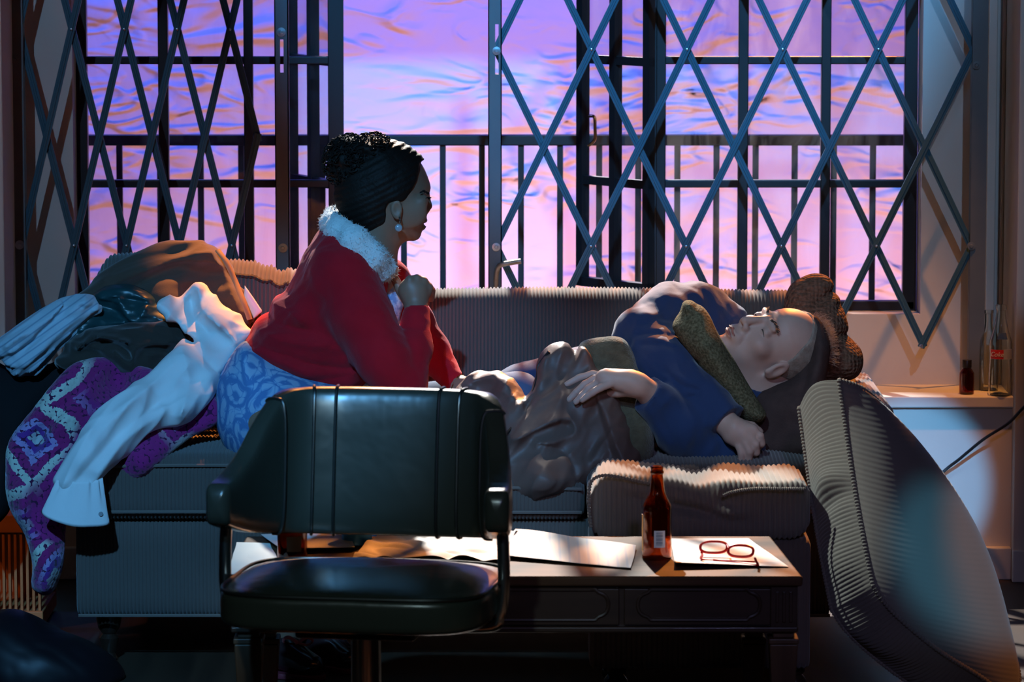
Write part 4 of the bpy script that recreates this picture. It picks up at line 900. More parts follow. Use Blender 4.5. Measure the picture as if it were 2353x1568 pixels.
torso = [W(1745, 890, 9.84), W(1640, 905, 9.86), W(1480, 900, 9.88), W(1330, 905, 9.90), W(1200, 915, 9.90)]
def man_skin(P):
    d, Q = head_field(P, HO, e_, n_, ue)
    nk = cone(P, HO + ue * -0.06 + n_ * -0.012, W(1735, 895, 9.86), 0.055, 0.062); d = sm(d, nk, 0.025)
    d = sm(d, chain(P, torso, [0.08, 0.110, 0.095, 0.075, 0.05], 0.05), 0.04)
    d = sm(d, chain(P, far_top, [0.045, 0.045, 0.042, 0.036], 0.02), 0.02); d = sm(d, chain(P, far_low, [0.036, 0.036, 0.032, 0.027], 0.02), 0.02)
    d = sm(d, chain(P, near, [0.045, 0.045, 0.040, 0.035, 0.028], 0.02), 0.02)
    for a in ((W(1200, 915, 9.84), W(960, 940, 9.87), W(720, 962, 9.88)), (W(1200, 915, 9.95), W(960, 930, 9.95), W(720, 955, 9.95))): d = sm(d, chain(P, a, [0.055, 0.048, 0.04], 0.03), 0.03)
    d = sm(d, hand_over(P), 0.006); d = sm(d, hand_low(P), 0.006); return d
lo = np.minimum(W(640, 1080, 9.5), W(640, 1080, 10.1)) ; hi = W(1925, 600, 10.1); lo[1], hi[1] = 9.46, 10.12
body = soft('body', man_skin, lo, hi, 0.0036, M_skinm, man)
# face: a finer second surface is not needed; brows, lips, lashes are separate strips
def onhead(x, y, z, O=HO, e=e_, n=n_, u=ue, k=1.0): return O + k * (e * x + n * y + u * z)
M_lip = mat('lips', (0.40, 0.15, 0.12), 0.4); M_brow = mat('greying_hair', (0.07, 0.05, 0.04), 0.6); M_hair = mat('thin_grey_hair', (0.36, 0.28, 0.21), 0.55, var=(60, (0.26, 0.18, 0.12), 0.2)); M_cap = mat('short_grey_hair', (0.26, 0.19, 0.145), 0.75, var=(90, (0.36, 0.28, 0.22), 0.2), bump=(300, 0.8, 0.002))
rnd = random.Random(4)
b = MB()
for s in (1, -1):
    for i in range(70):
        t = rnd.random() * (1.0 if s > 0 else 0.55); x = s * (0.012 + 0.036 * t); z = 0.0285 + 0.006 * math.sin(t * 2.6) + rnd.uniform(-.003, .003); y = 0.0945 - 8.0 * (abs(x) - 0.008) ** 2
        p = A3(onhead(x, y - .002, z)); q = A3(onhead(x + s * 0.007, y - .001 - 0.002 * t, z + 0.002 + rnd.uniform(-.001, .002))); b.tube([p, (p + q) / 2 + n_ * 0.001, q], [0.0006, 0.0006, 0.0003], 4)
b.build('eyebrows', M_brow, man, smooth=True)
b = MB()
for s in (1, -1):
    L = [onhead(s * (0.032 + 0.0125 * a), 0.0895 - 0.012 * a * a - 0.0015, 0.0015 - 0.004 * a * a) for a in np.linspace(-1, 1, 14)]
    b.tube(L, [0.0004 + 0.001 * (1 - a * a) for a in np.linspace(-1, 1, 14)], 6)
b.build('eyelashes', M_brow, man, smooth=True)
b = MB(); L = [onhead(x, 0.1020 - 9 * x * x, -0.0625 + 0.0015 * math.cos(x * 260) - 8 * x * x) for x in np.linspace(-0.022, 0.022, 17)]; b.tube(L, [0.0012 + 0.0026 * (1 - (x / 0.022) ** 2) for x in np.linspace(-0.022, 0.022, 17)], 8)
L = [onhead(x, 0.0995 - 9 * x * x, -0.0745 + 3 * x * x) for x in np.linspace(-0.02, 0.02, 17)]; b.tube(L, [0.001 + 0.0034 * (1 - (x / 0.02) ** 2) for x in np.linspace(-0.02, 0.02, 17)], 8)
b.build('lips', M_lip, man, smooth=True)
def scalp(P):
    d, Q = head_field(P, HO, e_, n_, ue); A = np.abs(Q[:, 0])
    line = 0.075 - 0.55 * np.clip(Q[:, 1], -0.1, 0.1) ; side = np.minimum(Q[:, 2] - (0.070 + 0.35 * (Q[:, 1] - 0.02)), 1) 
    m = np.maximum(-(Q[:, 1] * -1.0 + 0.062 - 0.0) , 0)
    # hair grows behind the hairline and above the nape
    reg = np.minimum(0.004 + 0.32 * (Q[:, 2] - 0.03) - Q[:, 1] + 0.004 * waves(P, 150, 6, 4), Q[:, 2] + 0.05)
    d = ell(Q, (0, -0.016, 0.046), (0.0785, 0.098, 0.089))
    return np.maximum(d - 0.002 - 0.0015 * waves(Q, 300, 5, 5), -reg)
c0 = HO + ue * 0.04; soft('hair_cap', scalp, c0 - 0.135, c0 + 0.135, 0.003, M_cap, man)
b = MB()
for i in range(1100):
    a = rnd.uniform(-1.2, 0.75); f = rnd.uniform(-0.6, 0.9)             # strands over the crown, blown back
    base = A3((math.sin(a) * 0.072, 0.026 - 0.045 * (1 - f) - 0.03 * abs(a), 0.046 + math.cos(a) * 0.078))
    nrm = (base - A3((0, -0.016, 0.046))); nrm /= np.linalg.norm(nrm)
    L = rnd.uniform(0.014, 0.036); dirv = nrm * 0.25 + A3((0.2 * math.sin(a) + rnd.uniform(-.3, .3), -0.45 + rnd.uniform(-.35, .45), 0.55 + rnd.uniform(-.3, .3))); dirv = dirv / np.linalg.norm(dirv)
    p = [base, base + nrm * 0.006 + dirv * L * 0.4, base + nrm * 0.008 + dirv * L * 0.8 + A3((rnd.uniform(-1, 1), rnd.uniform(-1, 1), rnd.uniform(-1, 1))) * 0.006, base + nrm * 0.004 + dirv * L * 1.15]
    b.tube([onhead(*q) for q in p], [0.00045, 0.00042, 0.00035, 0.0002], 4)
b.build('hair', M_hair, man, smooth=True)
# shirt
M_navy = mat('navy_shirt', (0.024, 0.048, 0.125), 0.85, spec=0.2, sheen=0.3, bump=(350, 0.3, 0.001))
def cuff(P, d, p, q):
    ax = (q - p) / np.linalg.norm(q - p); return np.where(np.linalg.norm(P - p, axis=1) < 0.16, np.maximum(d, (P - p) @ ax - 0.004), d)
def man_shirt(P):
    x, y, z = P.T
    d = chain(P, [W(1715, 905, 9.86), W(1640, 905, 9.86), W(1480, 905, 9.88), W(1330, 905, 9.90), W(1215, 912, 9.90), W(1150, 920, 9.90)], [0.105, 0.140, 0.125, 0.10, 0.072, 0.055], 0.05)
    ft = chain(P, far_top, [0.072, 0.070, 0.072, 0.066], 0.03)
    fl_ = chain(P, far_low, [0.066, 0.068, 0.060, 0.049], 0.03)
    e = sm(ft, fl_, 0.02)
    cre = np.minimum.reduce([dline(x, z, [W(px, py, 9.75)[[0, 2]] for px, py in L]) for L in ([(1470, 745), (1510, 732), (1545, 738)], [(1465, 765), (1510, 760), (1540, 770)], [(1475, 785), (1515, 782), (1545, 792)], [(1520, 835), (1560, 870), (1600, 880)], [(1560, 900), (1600, 890)])])
    e = e + 0.007 * np.exp(-(cre / 0.006) ** 1.4) - wrinkle(P, -50, 70, 0.003, 11, 0.4)
    e = cuff(P, e, W(1668, 970, 9.60), W(1705, 1003, 9.575)); d = sm(d, e, 0.012)
    nr = chain(P, near, [0.070, 0.068, 0.068, 0.063, 0.044], 0.03)
    cre = np.minimum.reduce([dline(x, z, [W(px, py, 9.62)[[0, 2]] for px, py in L]) for L in ([(1530, 930), (1545, 965), (1540, 1000)], [(1600, 985), (1590, 1020)], [(1650, 1000), (1655, 1050)], [(1500, 925), (1530, 980)])])
    nr = nr + 0.005 * np.exp(-(cre / 0.010) ** 2)
    nr = cuff(P, nr, W(1490, 905, 9.59), W(1440, 876, 9.565)); d = sm(d, nr, 0.010) - wrinkle(P, 60, 60, 0.003, 12, 0.4)
    return np.maximum(d, -(np.linalg.norm(P - (HO + ue * 0.0 + n_ * 0.03), axis=1) - 0.125))
lo = W(1100, 1085, 9.5); hi = W(1860, 600, 10.1); lo[1], hi[1] = 9.48, 10.10; lo[0] -= .03
soft('shirt', man_shirt, lo, hi, 0.005, M_navy, man)
def man_jeans(P):
    d = None
    for a in ((W(1190, 925, 9.84), W(1000, 945, 9.87), W(800, 960, 9.88), W(690, 965, 9.88)), (W(1190, 925, 9.95), W(1000, 940, 9.95), W(800, 950, 9.95), W(690, 955, 9.95))):
        e = chain(P, a, [0.075, 0.064, 0.058, 0.054], 0.03); d = e if d is None else sm(d, e, 0.03)
    return d - 0.003 * waves(P, 24, 21, 5, 1.0)
lo = W(640, 1060, 9.7); hi = W(1290, 800, 10.1); lo[1], hi[1] = 9.66, 10.12
soft('jeans', man_jeans, lo, hi, 0.007, mat('blue_jeans', (0.07, 0.12, 0.22), 0.9, bump=(500, 0.3, 0.001)), man)

# ------------------------------------------------------------------ cushions and covers round him
M_tweed = mat('olive_tweed', (0.085, 0.075, 0.040), 0.95, spec=0.1, var=(170, (0.19, 0.17, 0.10), 0.12), bump=(260, 0.9, 0.004))
s = Slab([(1572, 692), (1600, 693), (1628, 722), (1655, 775), (1690, 830), (1722, 888), (1755, 938), (1762, 956), (1746, 972), (1718, 970), (1688, 944), (1640, 886), (1585, 815), (1547, 758), (1548, 738), (1562, 716)],
         [(1580, 710, 9.72, 0.06), (1640, 800, 9.68, 0.085), (1730, 950, 9.66, 0.05)], 0.055, [([(1590, 840), (1640, 790)], -0.004, 0.006), ([(1575, 730), (1600, 700)], -0.006, 0.008)])
o = soft_slab('tweed_cushion', s, 0.005, M_tweed, extra=lambda P, d: d - 0.0015 * waves(P, 60, 3, 5)); tag(o, 'olive tweed cushion clasped in the arms of the lying man', 'cushion')
M_woven = mat('brown_basket_weave', (0.135, 0.062, 0.035), 0.9, spec=0.15, var=(120, (0.21, 0.11, 0.07), 0.15)); nt, bs = nodes(M_woven)
tcn = nt.nodes.new('ShaderNodeTexCoord'); vo = nt.nodes.new('ShaderNodeTexVoronoi'); vo.inputs['Scale'].default_value = 105; vo.inputs['Randomness'].default_value = 0.3; bp = nt.nodes.new('ShaderNodeBump'); bp.inputs['Strength'].default_value = 1.0; bp.inputs['Distance'].default_value = 0.006; bp.invert = True
nt.links.new(tcn.outputs['Object'], vo.inputs['Vector']); nt.links.new(vo.outputs['Distance'], bp.inputs['Height']); nt.links.new(bp.outputs[0], bs.inputs['Normal'])
s = Slab([(1812, 662), (1838, 640), (1872, 628), (1905, 637), (1926, 668), (1940, 715), (1958, 768), (1982, 812), (1980, 850), (1958, 872), (1905, 880), (1850, 880), (1810, 800), (1800, 715)],
         [(1870, 660, 10.0, 0.05), (1900, 760, 9.97, 0.085), (1940, 840, 9.93, 0.08)], 0.06, [([(1878, 690), (1905, 672), (1925, 668)], -0.016, 0.009), ([(1905, 768), (1935, 766), (1962, 772)], -0.014, 0.010), ([(1890, 720), (1930, 700)], -0.006, 0.008)])
o = soft_slab('woven_pillow', s, 0.005, M_woven); tag(o, 'brown woven pillow propped behind the head of the lying man', 'pillow')
M_dkp = mat('dark_brown_cloth', (0.085, 0.052, 0.045), 0.95, spec=0.1, var=(40, (0.06, 0.038, 0.034), 0.2), bump=(220, 0.6, 0.002))
s = Slab([(1872, 724), (1896, 752), (1908, 792), (1902, 850), (1890, 920), (1880, 990), (1868, 1050), (1790, 1062), (1715, 1060), (1690, 1010), (1715, 950), (1738, 905), (1775, 890), (1812, 876), (1842, 846), (1858, 800), (1860, 752)],
         [(1875, 740, 9.80, 0.05), (1855, 800, 9.76, 0.06), (1850, 880, 9.76, 0.08), (1760, 980, 9.78, 0.09), (1850, 1030, 9.74, 0.09)], 0.06, [([(1868, 745), (1862, 820), (1838, 900)], -0.008, 0.008), ([(1800, 900), (1840, 960)], 0.006, 0.02)])
o = soft_slab('dark_pillow', s, 0.006, M_dkp); tag(o, 'dark brown pillow under the head and shoulder of the lying man', 'pillow')
# olive fleece and the brown satin jacket over his middle
M_olive = mat('olive_fleece', (0.085, 0.070, 0.042), 0.98, spec=0.05, sheen=0.3, var=(60, (0.14, 0.12, 0.075), 0.2), bump=(240, 0.9, 0.004))
s = Slab([(1328, 800), (1340, 784), (1380, 776), (1425, 776), (1450, 800), (1470, 850), (1490, 920), (1500, 985), (1502, 1050), (1470, 1068), (1430, 1062), (1400, 1010), (1370, 940), (1340, 880), (1325, 830)],
         [(1390, 800, 9.72, 0.045), (1420, 900, 9.67, 0.05), (1470, 1020, 9.60, 0.05)], 0.035, [([(1400, 900), (1440, 960), (1460, 1050)], 0.008, 0.015)])
o = soft_slab('olive_blanket', s, 0.006, M_olive, extra=lambda P, d: d - 0.002 * waves(P, 70, 31, 5)); tag(o, 'olive fleece blanket between the brown jacket and the navy shirt sleeve', 'blanket')
M_satin = mat('brown_satin', (0.15, 0.085, 0.066), 0.5, spec=0.4, bump=(40, 0.25, 0.004, 4))
F = [([(1345, 800), (1360, 850), (1372, 890)], 0.012, 0.02), ([(1290, 805), (1278, 850), (1290, 900), (1262, 960)], 0.014, 0.018), ([(1232, 860), (1225, 900), (1190, 970), (1155, 1010)], -0.012, 0.010),
     ([(1255, 820), (1240, 870), (1210, 920)], 0.014, 0.016), ([(1180, 1000), (1220, 985), (1270, 958), (1310, 956), (1320, 985), (1280, 1005), (1235, 1010)], 0.020, 0.013), ([(1225, 990), (1280, 970), (1305, 972)], -0.012, 0.012),
     ([(1240, 1012), (1290, 1030), (1315, 1060), (1325, 1100)], -0.008, 0.006), ([(1090, 870), (1130, 862), (1165, 880), (1190, 925)], 0.012, 0.018), ([(1110, 905), (1150, 890), (1170, 905)], 0.010, 0.010), ([(1130, 925), (1165, 935)], 0.01, 0.012),
     ([(1372, 910), (1395, 960), (1420, 1030), (1440, 1060)], 0.012, 0.013), ([(1365, 905), (1380, 960), (1405, 1040)], -0.012, 0.012), ([(1420, 1000), (1380, 1050), (1420, 1060)], 0.008, 0.012), ([(1175, 1060), (1230, 1050), (1260, 1090)], 0.009, 0.02), ([(1230, 1080), (1280, 1100), (1340, 1080)], 0.007, 0.02)]
s = Slab([(1045, 905), (1062, 880), (1100, 860), (1150, 862), (1182, 885), (1202, 930), (1225, 905), (1236, 852), (1262, 806), (1292, 795), (1320, 808), (1340, 800), (1358, 850), (1400, 880), (1425, 940), (1450, 1010), (1470, 1062), (1430, 1078), (1370, 1092), (1330, 1120), (1285, 1142), (1220, 1152), (1165, 1150), (1110, 1120), (1070, 1040), (1050, 960)],
         [(1100, 890, 9.76, 0.05), (1290, 830, 9.71, 0.05), (1350, 930, 9.62, 0.05), (1200, 1000, 9.57, 0.06), (1250, 1110, 9.47, 0.05), (1430, 1050, 9.55, 0.05), (1080, 1020, 9.58, 0.06)], 0.05, F)
o = soft_slab('brown_jacket', s, 0.0038, M_satin, extra=lambda P, d: d - wrinkle(P, 62, 80, 0.0055, 41, 0.2)); tag(o, 'brown satin jacket with a zip spread over the waist of the lying man', 'jacket')
z_ = MB(); L = [W(1262, 808, 9.655), W(1240, 838, 9.66), W(1234, 870, 9.645), W(1224, 905, 9.62), W(1205, 945, 9.585), W(1175, 985, 9.54), W(1155, 1005, 9.52)]
z_.tube(spline(L, 8), 0.0042, 6); z_.build('zip', mat('dark_zip', (0.03, 0.022, 0.02), 0.4, metal=0.4), o, smooth=True)

# ================================================================== THE SITTING WOMAN
wom = thing('person', 'woman in a red cardigan with white fur collar leaning over the lying man', 'person')
DW0 = 9.70
face = Slab([(985, 412), (990, 432), (986, 446), (983, 470), (982, 492), (976, 512), (970, 530), (965, 546), (952, 554), (930, 552), (905, 556), (880, 560), (850, 545), (822, 510), (808, 470), (806, 425), (822, 380), (860, 350), (905, 338), (948, 355), (972, 382)],
            [(900, 440, DW0 + 0.01, 0.078), (960, 520, DW0 + 0.02, 0.055), (975, 450, DW0 + 0.02, 0.06)], 0.075)
sh_n, el_n, wr_n = W(808, 668, DW0 - 0.125), W(930, 900, DW0 - 0.17), W(957, 712, DW0 - 0.10)
sh_f, el_f, wr_f = W(875, 660, DW0 + 0.15), W(975, 800, DW0 + 0.16), W(1046, 884, DW0 + 0.07)
def fist(P):
    D = DW0 - 0.085
    d = chain(P, [W(957, 715, DW0 - 0.10), W(955, 690, D)], [0.027, 0.030], 0.01)
    d = sm(d, ell(P, W(950, 668, D), (0.036, 0.028, 0.033)), 0.012)
    k = 0.004
    for i, (px, py) in enumerate(((942, 640), (958, 637), (973, 643), (984, 656))):                  # knuckles, fingers curling down and away
        yy = D - 0.012 + 0.012 * i * 0.5
        d = sm(d, finger(P, [W(px - 4, py + 18, yy), W(px, py + 4, yy), W(px + 7, py + 12, yy + 0.03), W(px + 6, py + 30, yy + 0.045)], 0.0120, 0.0095), k)
    d = sm(d, finger(P, [W(935, 690, D + 0.02), W(920, 668, D + 0.03), W(911, 648, D + 0.035), W(908, 640, D + 0.03)], 0.0125, 0.0095), 0.006)
    return d
def rest_hand(P):
    D = DW0 + 0.06
    d = chain(P, [W(1040, 880, DW0 + 0.07), W(1062, 892, D), W(1085, 900, D - 0.01)], [0.022, 0.027, 0.022], 0.01)
    for i in range(4): d = sm(d, finger(P, [W(1085, 896 + 5 * i, D - 0.03 + 0.016 * i), W(1112, 902 + 5 * i, D - 0.04 + 0.02 * i), W(1130, 916 + 4 * i, D - 0.04 + 0.02 * i)], 0.0095, 0.007), 0.004)
    return d
kn_n, kn_f = W(760, 1070, 9.27), W(820, 1065, 9.32); an_n, an_f = W(655, 1478, 9.48), W(760, 1462, 9.50); hip_n, hip_f = W(600, 960, 9.57), W(625, 960, 9.71)
def wom_skin(P):
    d = face(P)
    d = sm(d, cone(P, W(980, 450, DW0 + .02), W(986, 474, DW0 + .02), 0.007, 0.0085), 0.006)           # nose
    d = sm(d, ell(P, W(979, 484, DW0 + .01), (0.009, 0.011, 0.007)), 0.005)
    d = sm(d, ell(P, W(976, 508, DW0 + .02), (0.0075, 0.019, 0.006)), 0.004); d = sm(d, ell(P, W(972, 522, DW0 + .02), (0.0078, 0.017, 0.0068)), 0.004)
    d = cut(d, ell(P, W(980, 514.5, DW0 + .02), (0.016, 0.022, 0.0022)), 0.003)
    d = cut(d, ell(P, W(986, 457, DW0 - .034), (0.008, 0.012, 0.006)), 0.010); d = sm(d, ell(P, W(972, 457, DW0 - .028), (0.009, 0.008, 0.008)), 0.006)
    d = sm(d, ell(P, W(950, 490, DW0 - .036), (0.030, 0.012, 0.030)), 0.035)
    ec = W(911, 481, DW0 - 0.066); E = ell(P, ec, (0.0145, 0.008, 0.0235)); E = cut(E, ell(P, ec + A3((0.002, -0.009, 0.001)), (0.009, 0.008, 0.015)), 0.003); E = sm(E, ell(P, ec + A3((0.004, -0.001, -0.019)), (0.007, 0.006, 0.007)), 0.004)
    d = sm(d, E, 0.004)
    d = sm(d, cone(P, W(872, 520, DW0 + 0.005), W(838, 620, DW0), 0.055, 0.060), 0.03)
    d = sm(d, chain(P, [W(835, 630, DW0), W(770, 700, DW0), W(690, 790, DW0), W(610, 920, 9.65)], [0.075, 0.095, 0.09, 0.10], 0.05), 0.04)
    d = sm(d, chain(P, [sh_n, el_n, wr_n], [0.042, 0.036, 0.025], 0.02), 0.02); d = sm(d, chain(P, [sh_f, el_f, wr_f], [0.04, 0.034, 0.023], 0.02), 0.02)
    for h_, k_, a_ in ((hip_n, kn_n, an_n), (hip_f, kn_f, an_f)): d = sm(d, chain(P, [h_, k_, a_], [0.085, 0.055, 0.036], 0.02), 0.02)
    d = sm(d, fist(P), 0.006); d = sm(d, rest_hand(P), 0.006)
    return d
lo = W(480, 1540, 9.2); hi = W(1150, 320, 10.0); lo[1], hi[1] = 9.16, 9.98; lo[2] = 0.03; lo[0] = W(480, 900, 9.9)[0]
soft('body', wom_skin, lo, hi, 0.0042, M_skinw, wom)
# hair: swept back into a high curly bun
M_curl = mat('dark_curly_hair', (0.013, 0.008, 0.006), 0.62, spec=0.22, bump=(180, 0.5, 0.003))
HP = [tuple(W(px, py, DW0)[[0, 2]]) for px, py in spline([(990, 362), (968, 372), (962, 400), (950, 428), (934, 452), (916, 458), (893, 462), (888, 490), (884, 512), (866, 526), (846, 540), (832, 570), (790, 560), (740, 480), (740, 330), (860, 290), (960, 310)], 4, True)]
skull = Slab([(972, 366), (980, 392), (978, 420), (960, 470), (930, 500), (900, 530), (868, 545), (838, 548), (812, 528), (790, 498), (772, 466), (772, 430), (790, 380), (840, 338), (890, 322), (932, 334), (958, 352)],
             [(880, 420, DW0 + 0.01, 0.086), (960, 400, DW0 + .02, 0.07), (850, 520, DW0, 0.068)], 0.08)
def hairf(P):
    x, y, z = P.T
    d = np.minimum(face(P) - 0.010, skull(P) - 0.003) - 0.0012 * np.sin((z * 0.9 - x * 0.42) * 420 + 3 * waves(P, 30, 53, 4)) - 0.0015 * waves(P, 120, 54, 5, 1.2)
    d = -sm(-d, d2poly(x, z, HP) - 0.002 * waves(P, 160, 55, 4), 0.006)
    bun = ell(P, W(808, 372, DW0 + 0.01), (0.060, 0.064, 0.058)); bun = sm(bun, ell(P, W(852, 346, DW0 + 0.0), (0.043, 0.05, 0.030)), 0.02)
    bun = bun - 0.008 * waves(P, 85, 51, 6, 1.8) - 0.005 * waves(P, 200, 52, 5, 1.8)
    return sm(d, bun, 0.010)
lo = W(715, 560, 9.7); hi = W(1000, 290, 9.7); lo[1], hi[1] = DW0 - 0.13, DW0 + 0.14
soft('hair', hairf, lo, hi, 0.0032, M_curl, wom)
rnd = random.Random(9); b = MB()
for i in range(900):
    cth = rnd.uniform(-1, 1); ph = rnd.uniform(0, 6.28); sth = math.sqrt(1 - cth * cth); q = A3((sth * math.cos(ph), sth * math.sin(ph), cth))
    big = rnd.random() < 0.72; base = (W(806, 372, DW0 + 0.01) + q * A3((0.060, 0.064, 0.058))) if big else (W(855, 343, DW0) + q * A3((0.045, 0.05, 0.032)))
    t1 = np.cross(q, A3((rnd.random(), rnd.random(), rnd.random() + .1))); t1 /= np.linalg.norm(t1); t2 = np.cross(q, t1); r = rnd.uniform(0.004, 0.009); tw = rnd.uniform(3, 8); L = []
    for k in range(12):
        u_ = k / 11; L.append(base + q * (0.009 * math.sin(u_ * 3.1) + r * 0.7 * math.cos(tw * u_)) + t1 * (0.016 * (u_ - 0.5)) + t2 * (r * math.sin(tw * u_)))
    b.tube(L, [0.0013] * 11 + [0.0004], 5)
for i in range(30):                                         # flyaway hairs at the nape
    p = W(772 + rnd.uniform(-6, 20), 450 + rnd.uniform(0, 50), DW0 + rnd.uniform(-.03, .03)); b.tube([p, p + A3((-0.006, 0, -0.008)), p + A3((-0.008 + rnd.uniform(-.004, .004), 0, -0.022))], [0.0009, 0.0007, 0.0003], 4)
b.build('curls', M_curl, wom, smooth=True)
b = MB()
for i in range(26):
    a = i / 25; p = W(972 + 10 * a, 457 - 2 * a + 3 * a * a, DW0 - 0.036 + 0.014 * a); b.tube([p, p + A3((0.006, -0.002, 0.001)), p + A3((0.010, -0.002, 0.004))], [0.0006, 0.0005, 0.0002], 4)
b.build('eyelashes', M_curl, wom, smooth=True)
b = MB()
for i in range(50):
    a = rnd.random(); p = W(963 + 20 * a, 439 + 3 * abs(a - .4) * 4 + rnd.uniform(-1.5, 1.5), DW0 - 0.046 + 0.026 * a); b.tube([p, p + A3((0.006, 0, 0.001))], [0.0008, 0.0004], 4)
b.build('eyebrow', M_curl, wom, smooth=True)
# earring
M_sil = mat('silver', (0.75, 0.74, 0.72), 0.22, metal=1.0); M_pearl = mat('glass_disc', (0.36, 0.37, 0.40), 0.15, spec=0.7, bump=(200, 0.5, 0.002))
c = W(916, 524, DW0 - 0.074); b = MB(); b.lathe([(0, -0.003), (0.006, -0.0028), (0.0085, -0.0012), (0.0089, 0.0), (0.0085, 0.0012), (0.006, 0.0028), (0, 0.003)], 26)
V = [(c[0] + v[0], c[1] + v[2], c[2] + v[1]) for v in b.V]; e2 = MB(); e2.add(V, b.F); er = e2.build('earring', M_pearl, wom, smooth=True)
b = MB()
for q in (W(918, 500, DW0 - 0.075), W(919, 505, DW0 - 0.075), W(919, 510, DW0 - 0.075)): b.lathe([(0, -0.003), (0.0025, -0.0012), (0.0025, 0.0012), (0, 0.003)], 10, tuple(q))
b.build('earring_hook', M_sil, er, smooth=True)
# cardigan
M_red_k = mat('red_knit', (0.50, 0.012, 0.022), 0.95, spec=0.1, sheen=0.12, var=(18, (0.42, 0.008, 0.016), 0.3), bump=(420, 0.5, 0.002))
FC = [([(590, 775), (660, 800), (760, 830), (830, 830)], -0.006, 0.010), ([(600, 745), (680, 770), (760, 775)], 0.006, 0.012), ([(612, 715), (660, 735), (720, 745)], -0.006, 0.010), ([(632, 690), (670, 700), (700, 720)], 0.006, 0.010),
      ([(640, 850), (720, 860), (800, 850)], -0.005, 0.010), ([(800, 780), (850, 800), (880, 780)], -0.006, 0.012)]
TS = Slab([(748, 518), (712, 562), (678, 628), (657, 668), (632, 688), (616, 713), (583, 749), (556, 796), (600, 838), (651, 872), (690, 893), (782, 905), (838, 885), (880, 810), (893, 750), (889, 690), (898, 642), (878, 598), (838, 555), (792, 518)],
          [(760, 600, DW0, 0.155), (860, 620, DW0, 0.12), (700, 760, DW0, 0.15), (640, 840, DW0, 0.165), (840, 800, DW0, 0.13)], 0.07, FC)
def cardi(P):
    d = TS(P)
    up = chain(P, [W(790, 628, DW0 - 0.12), W(830, 720, DW0 - 0.15), W(880, 820, DW0 - 0.17), W(925, 888, DW0 - 0.17)], [0.070, 0.066, 0.062, 0.056], 0.03)
    fo = chain(P, [W(928, 890, DW0 - 0.17), W(948, 800, DW0 - 0.14), W(957, 712, DW0 - 0.10)], [0.052, 0.042, 0.030], 0.02)
    x, y, z = P.T; cr = np.minimum.reduce([dline(x, z, [W(px, py, DW0 - .2)[[0, 2]] for px, py in L]) for L in ([(905, 840), (925, 815), (940, 800)], [(890, 860), (915, 850)], [(930, 760), (965, 765)], [(870, 790), (890, 770)])])
    d = sm(d, up, 0.035); d = sm(d, fo + 0.004 * np.exp(-(cr / 0.008) ** 2), 0.008)
    fa = chain(P, [W(885, 650, DW0 + 0.13), W(940, 745, DW0 + 0.15), W(985, 805, DW0 + 0.14), W(1046, 884, DW0 + 0.07)], [0.062, 0.055, 0.045, 0.028], 0.03); d = sm(d, fa, 0.012)
    for p, q in ((W(957, 708, DW0 - 0.10), W(955, 680, DW0 - 0.09)), (W(1044, 882, DW0 + 0.07), W(1085, 910, DW0 + 0.06))):
        ax = (q - p) / np.linalg.norm(q - p); d = np.where(np.linalg.norm(P - p, axis=1) < 0.09, np.maximum(d, (P - p) @ ax), d)
    d = np.maximum(d, -cone(P, W(862, 545, DW0), W(905, 660, DW0), 0.060, 0.012))
    return d - wrinkle(P, -35, 70, 0.0022, 61, 0.4)
lo = W(540, 925, 9.7); hi = W(1070, 500, 9.7); lo[1], hi[1] = DW0 - 0.26, DW0 + 0.24
soft('cardigan', cardi, lo, hi, 0.0045, M_red_k, wom)
# fur collar
M_fur = mat('white_fur', (0.72, 0.74, 0.72), 0.95, spec=0.1, sheen=0.4, bump=(160, 0.8, 0.004))
def ring(t):                                                # the collar runs round the neck: near side traced, far side mirrored behind
    return t
COLN = [W(757, 512, DW0 - 0.02), W(778, 530, DW0 - 0.085), W(815, 556, DW0 - 0.125), W(852, 590, DW0 - 0.12), W(878, 618, DW0 - 0.085), W(884, 628, DW0 - 0.06)]
COLF = [W(757, 512, DW0 - 0.02), W(772, 505, DW0 + 0.07), W(800, 530, DW0 + 0.12), W(850, 575, DW0 + 0.12), W(880, 612, DW0 + 0.08), W(892, 628, DW0 + 0.05)]
def furf(P):
    d = np.minimum(chain(P, COLN, [0.026, 0.030, 0.034, 0.033, 0.027, 0.022], 0.02), chain(P, COLF, [0.026, 0.028, 0.03, 0.03, 0.026, 0.022], 0.02))
    return d - 0.0035 * waves(P, 60, 71, 6, 1.5) - 0.0018 * waves(P, 170, 72, 5, 1.5)
lo = W(715, 680, 9.7); hi = W(930, 470, 9.7); lo[1], hi[1] = DW0 - 0.18, DW0 + 0.18
fur = soft('fur_collar', furf, lo, hi, 0.0035, M_fur, wom); 
me = fur.data; b = MB(); vs = np.array([v.co[:] for v in me.vertices]); ns = np.array([v.normal[:] for v in me.vertices]); rr = np.random.RandomState(3)
for i in rr.choice(len(vs), min(2600, len(vs)), replace=False):
    n1 = ns[i] + rr.normal(size=3) * 0.45 + A3((0.1, 0, -0.35)); n1 /= np.linalg.norm(n1); L_ = rr.uniform(0.006, 0.011)
    p = vs[i] - ns[i] * 0.001; q = p + n1 * L_; s1 = np.cross(n1, A3((0.3, 0.9, 0.2))); s1 /= np.linalg.norm(s1) + 1e-9; s2 = np.cross(n1, s1); w_ = 0.0011
    b.add([p + s1 * w_, p - s1 * w_ * .5 + s2 * w_ * .87, p - s1 * w_ * .5 - s2 * w_ * .87, q], [(0, 1, 3), (1, 2, 3), (2, 0, 3)])
mesh_obj('fur_tufts', b.V, b.F, M_fur, fur)
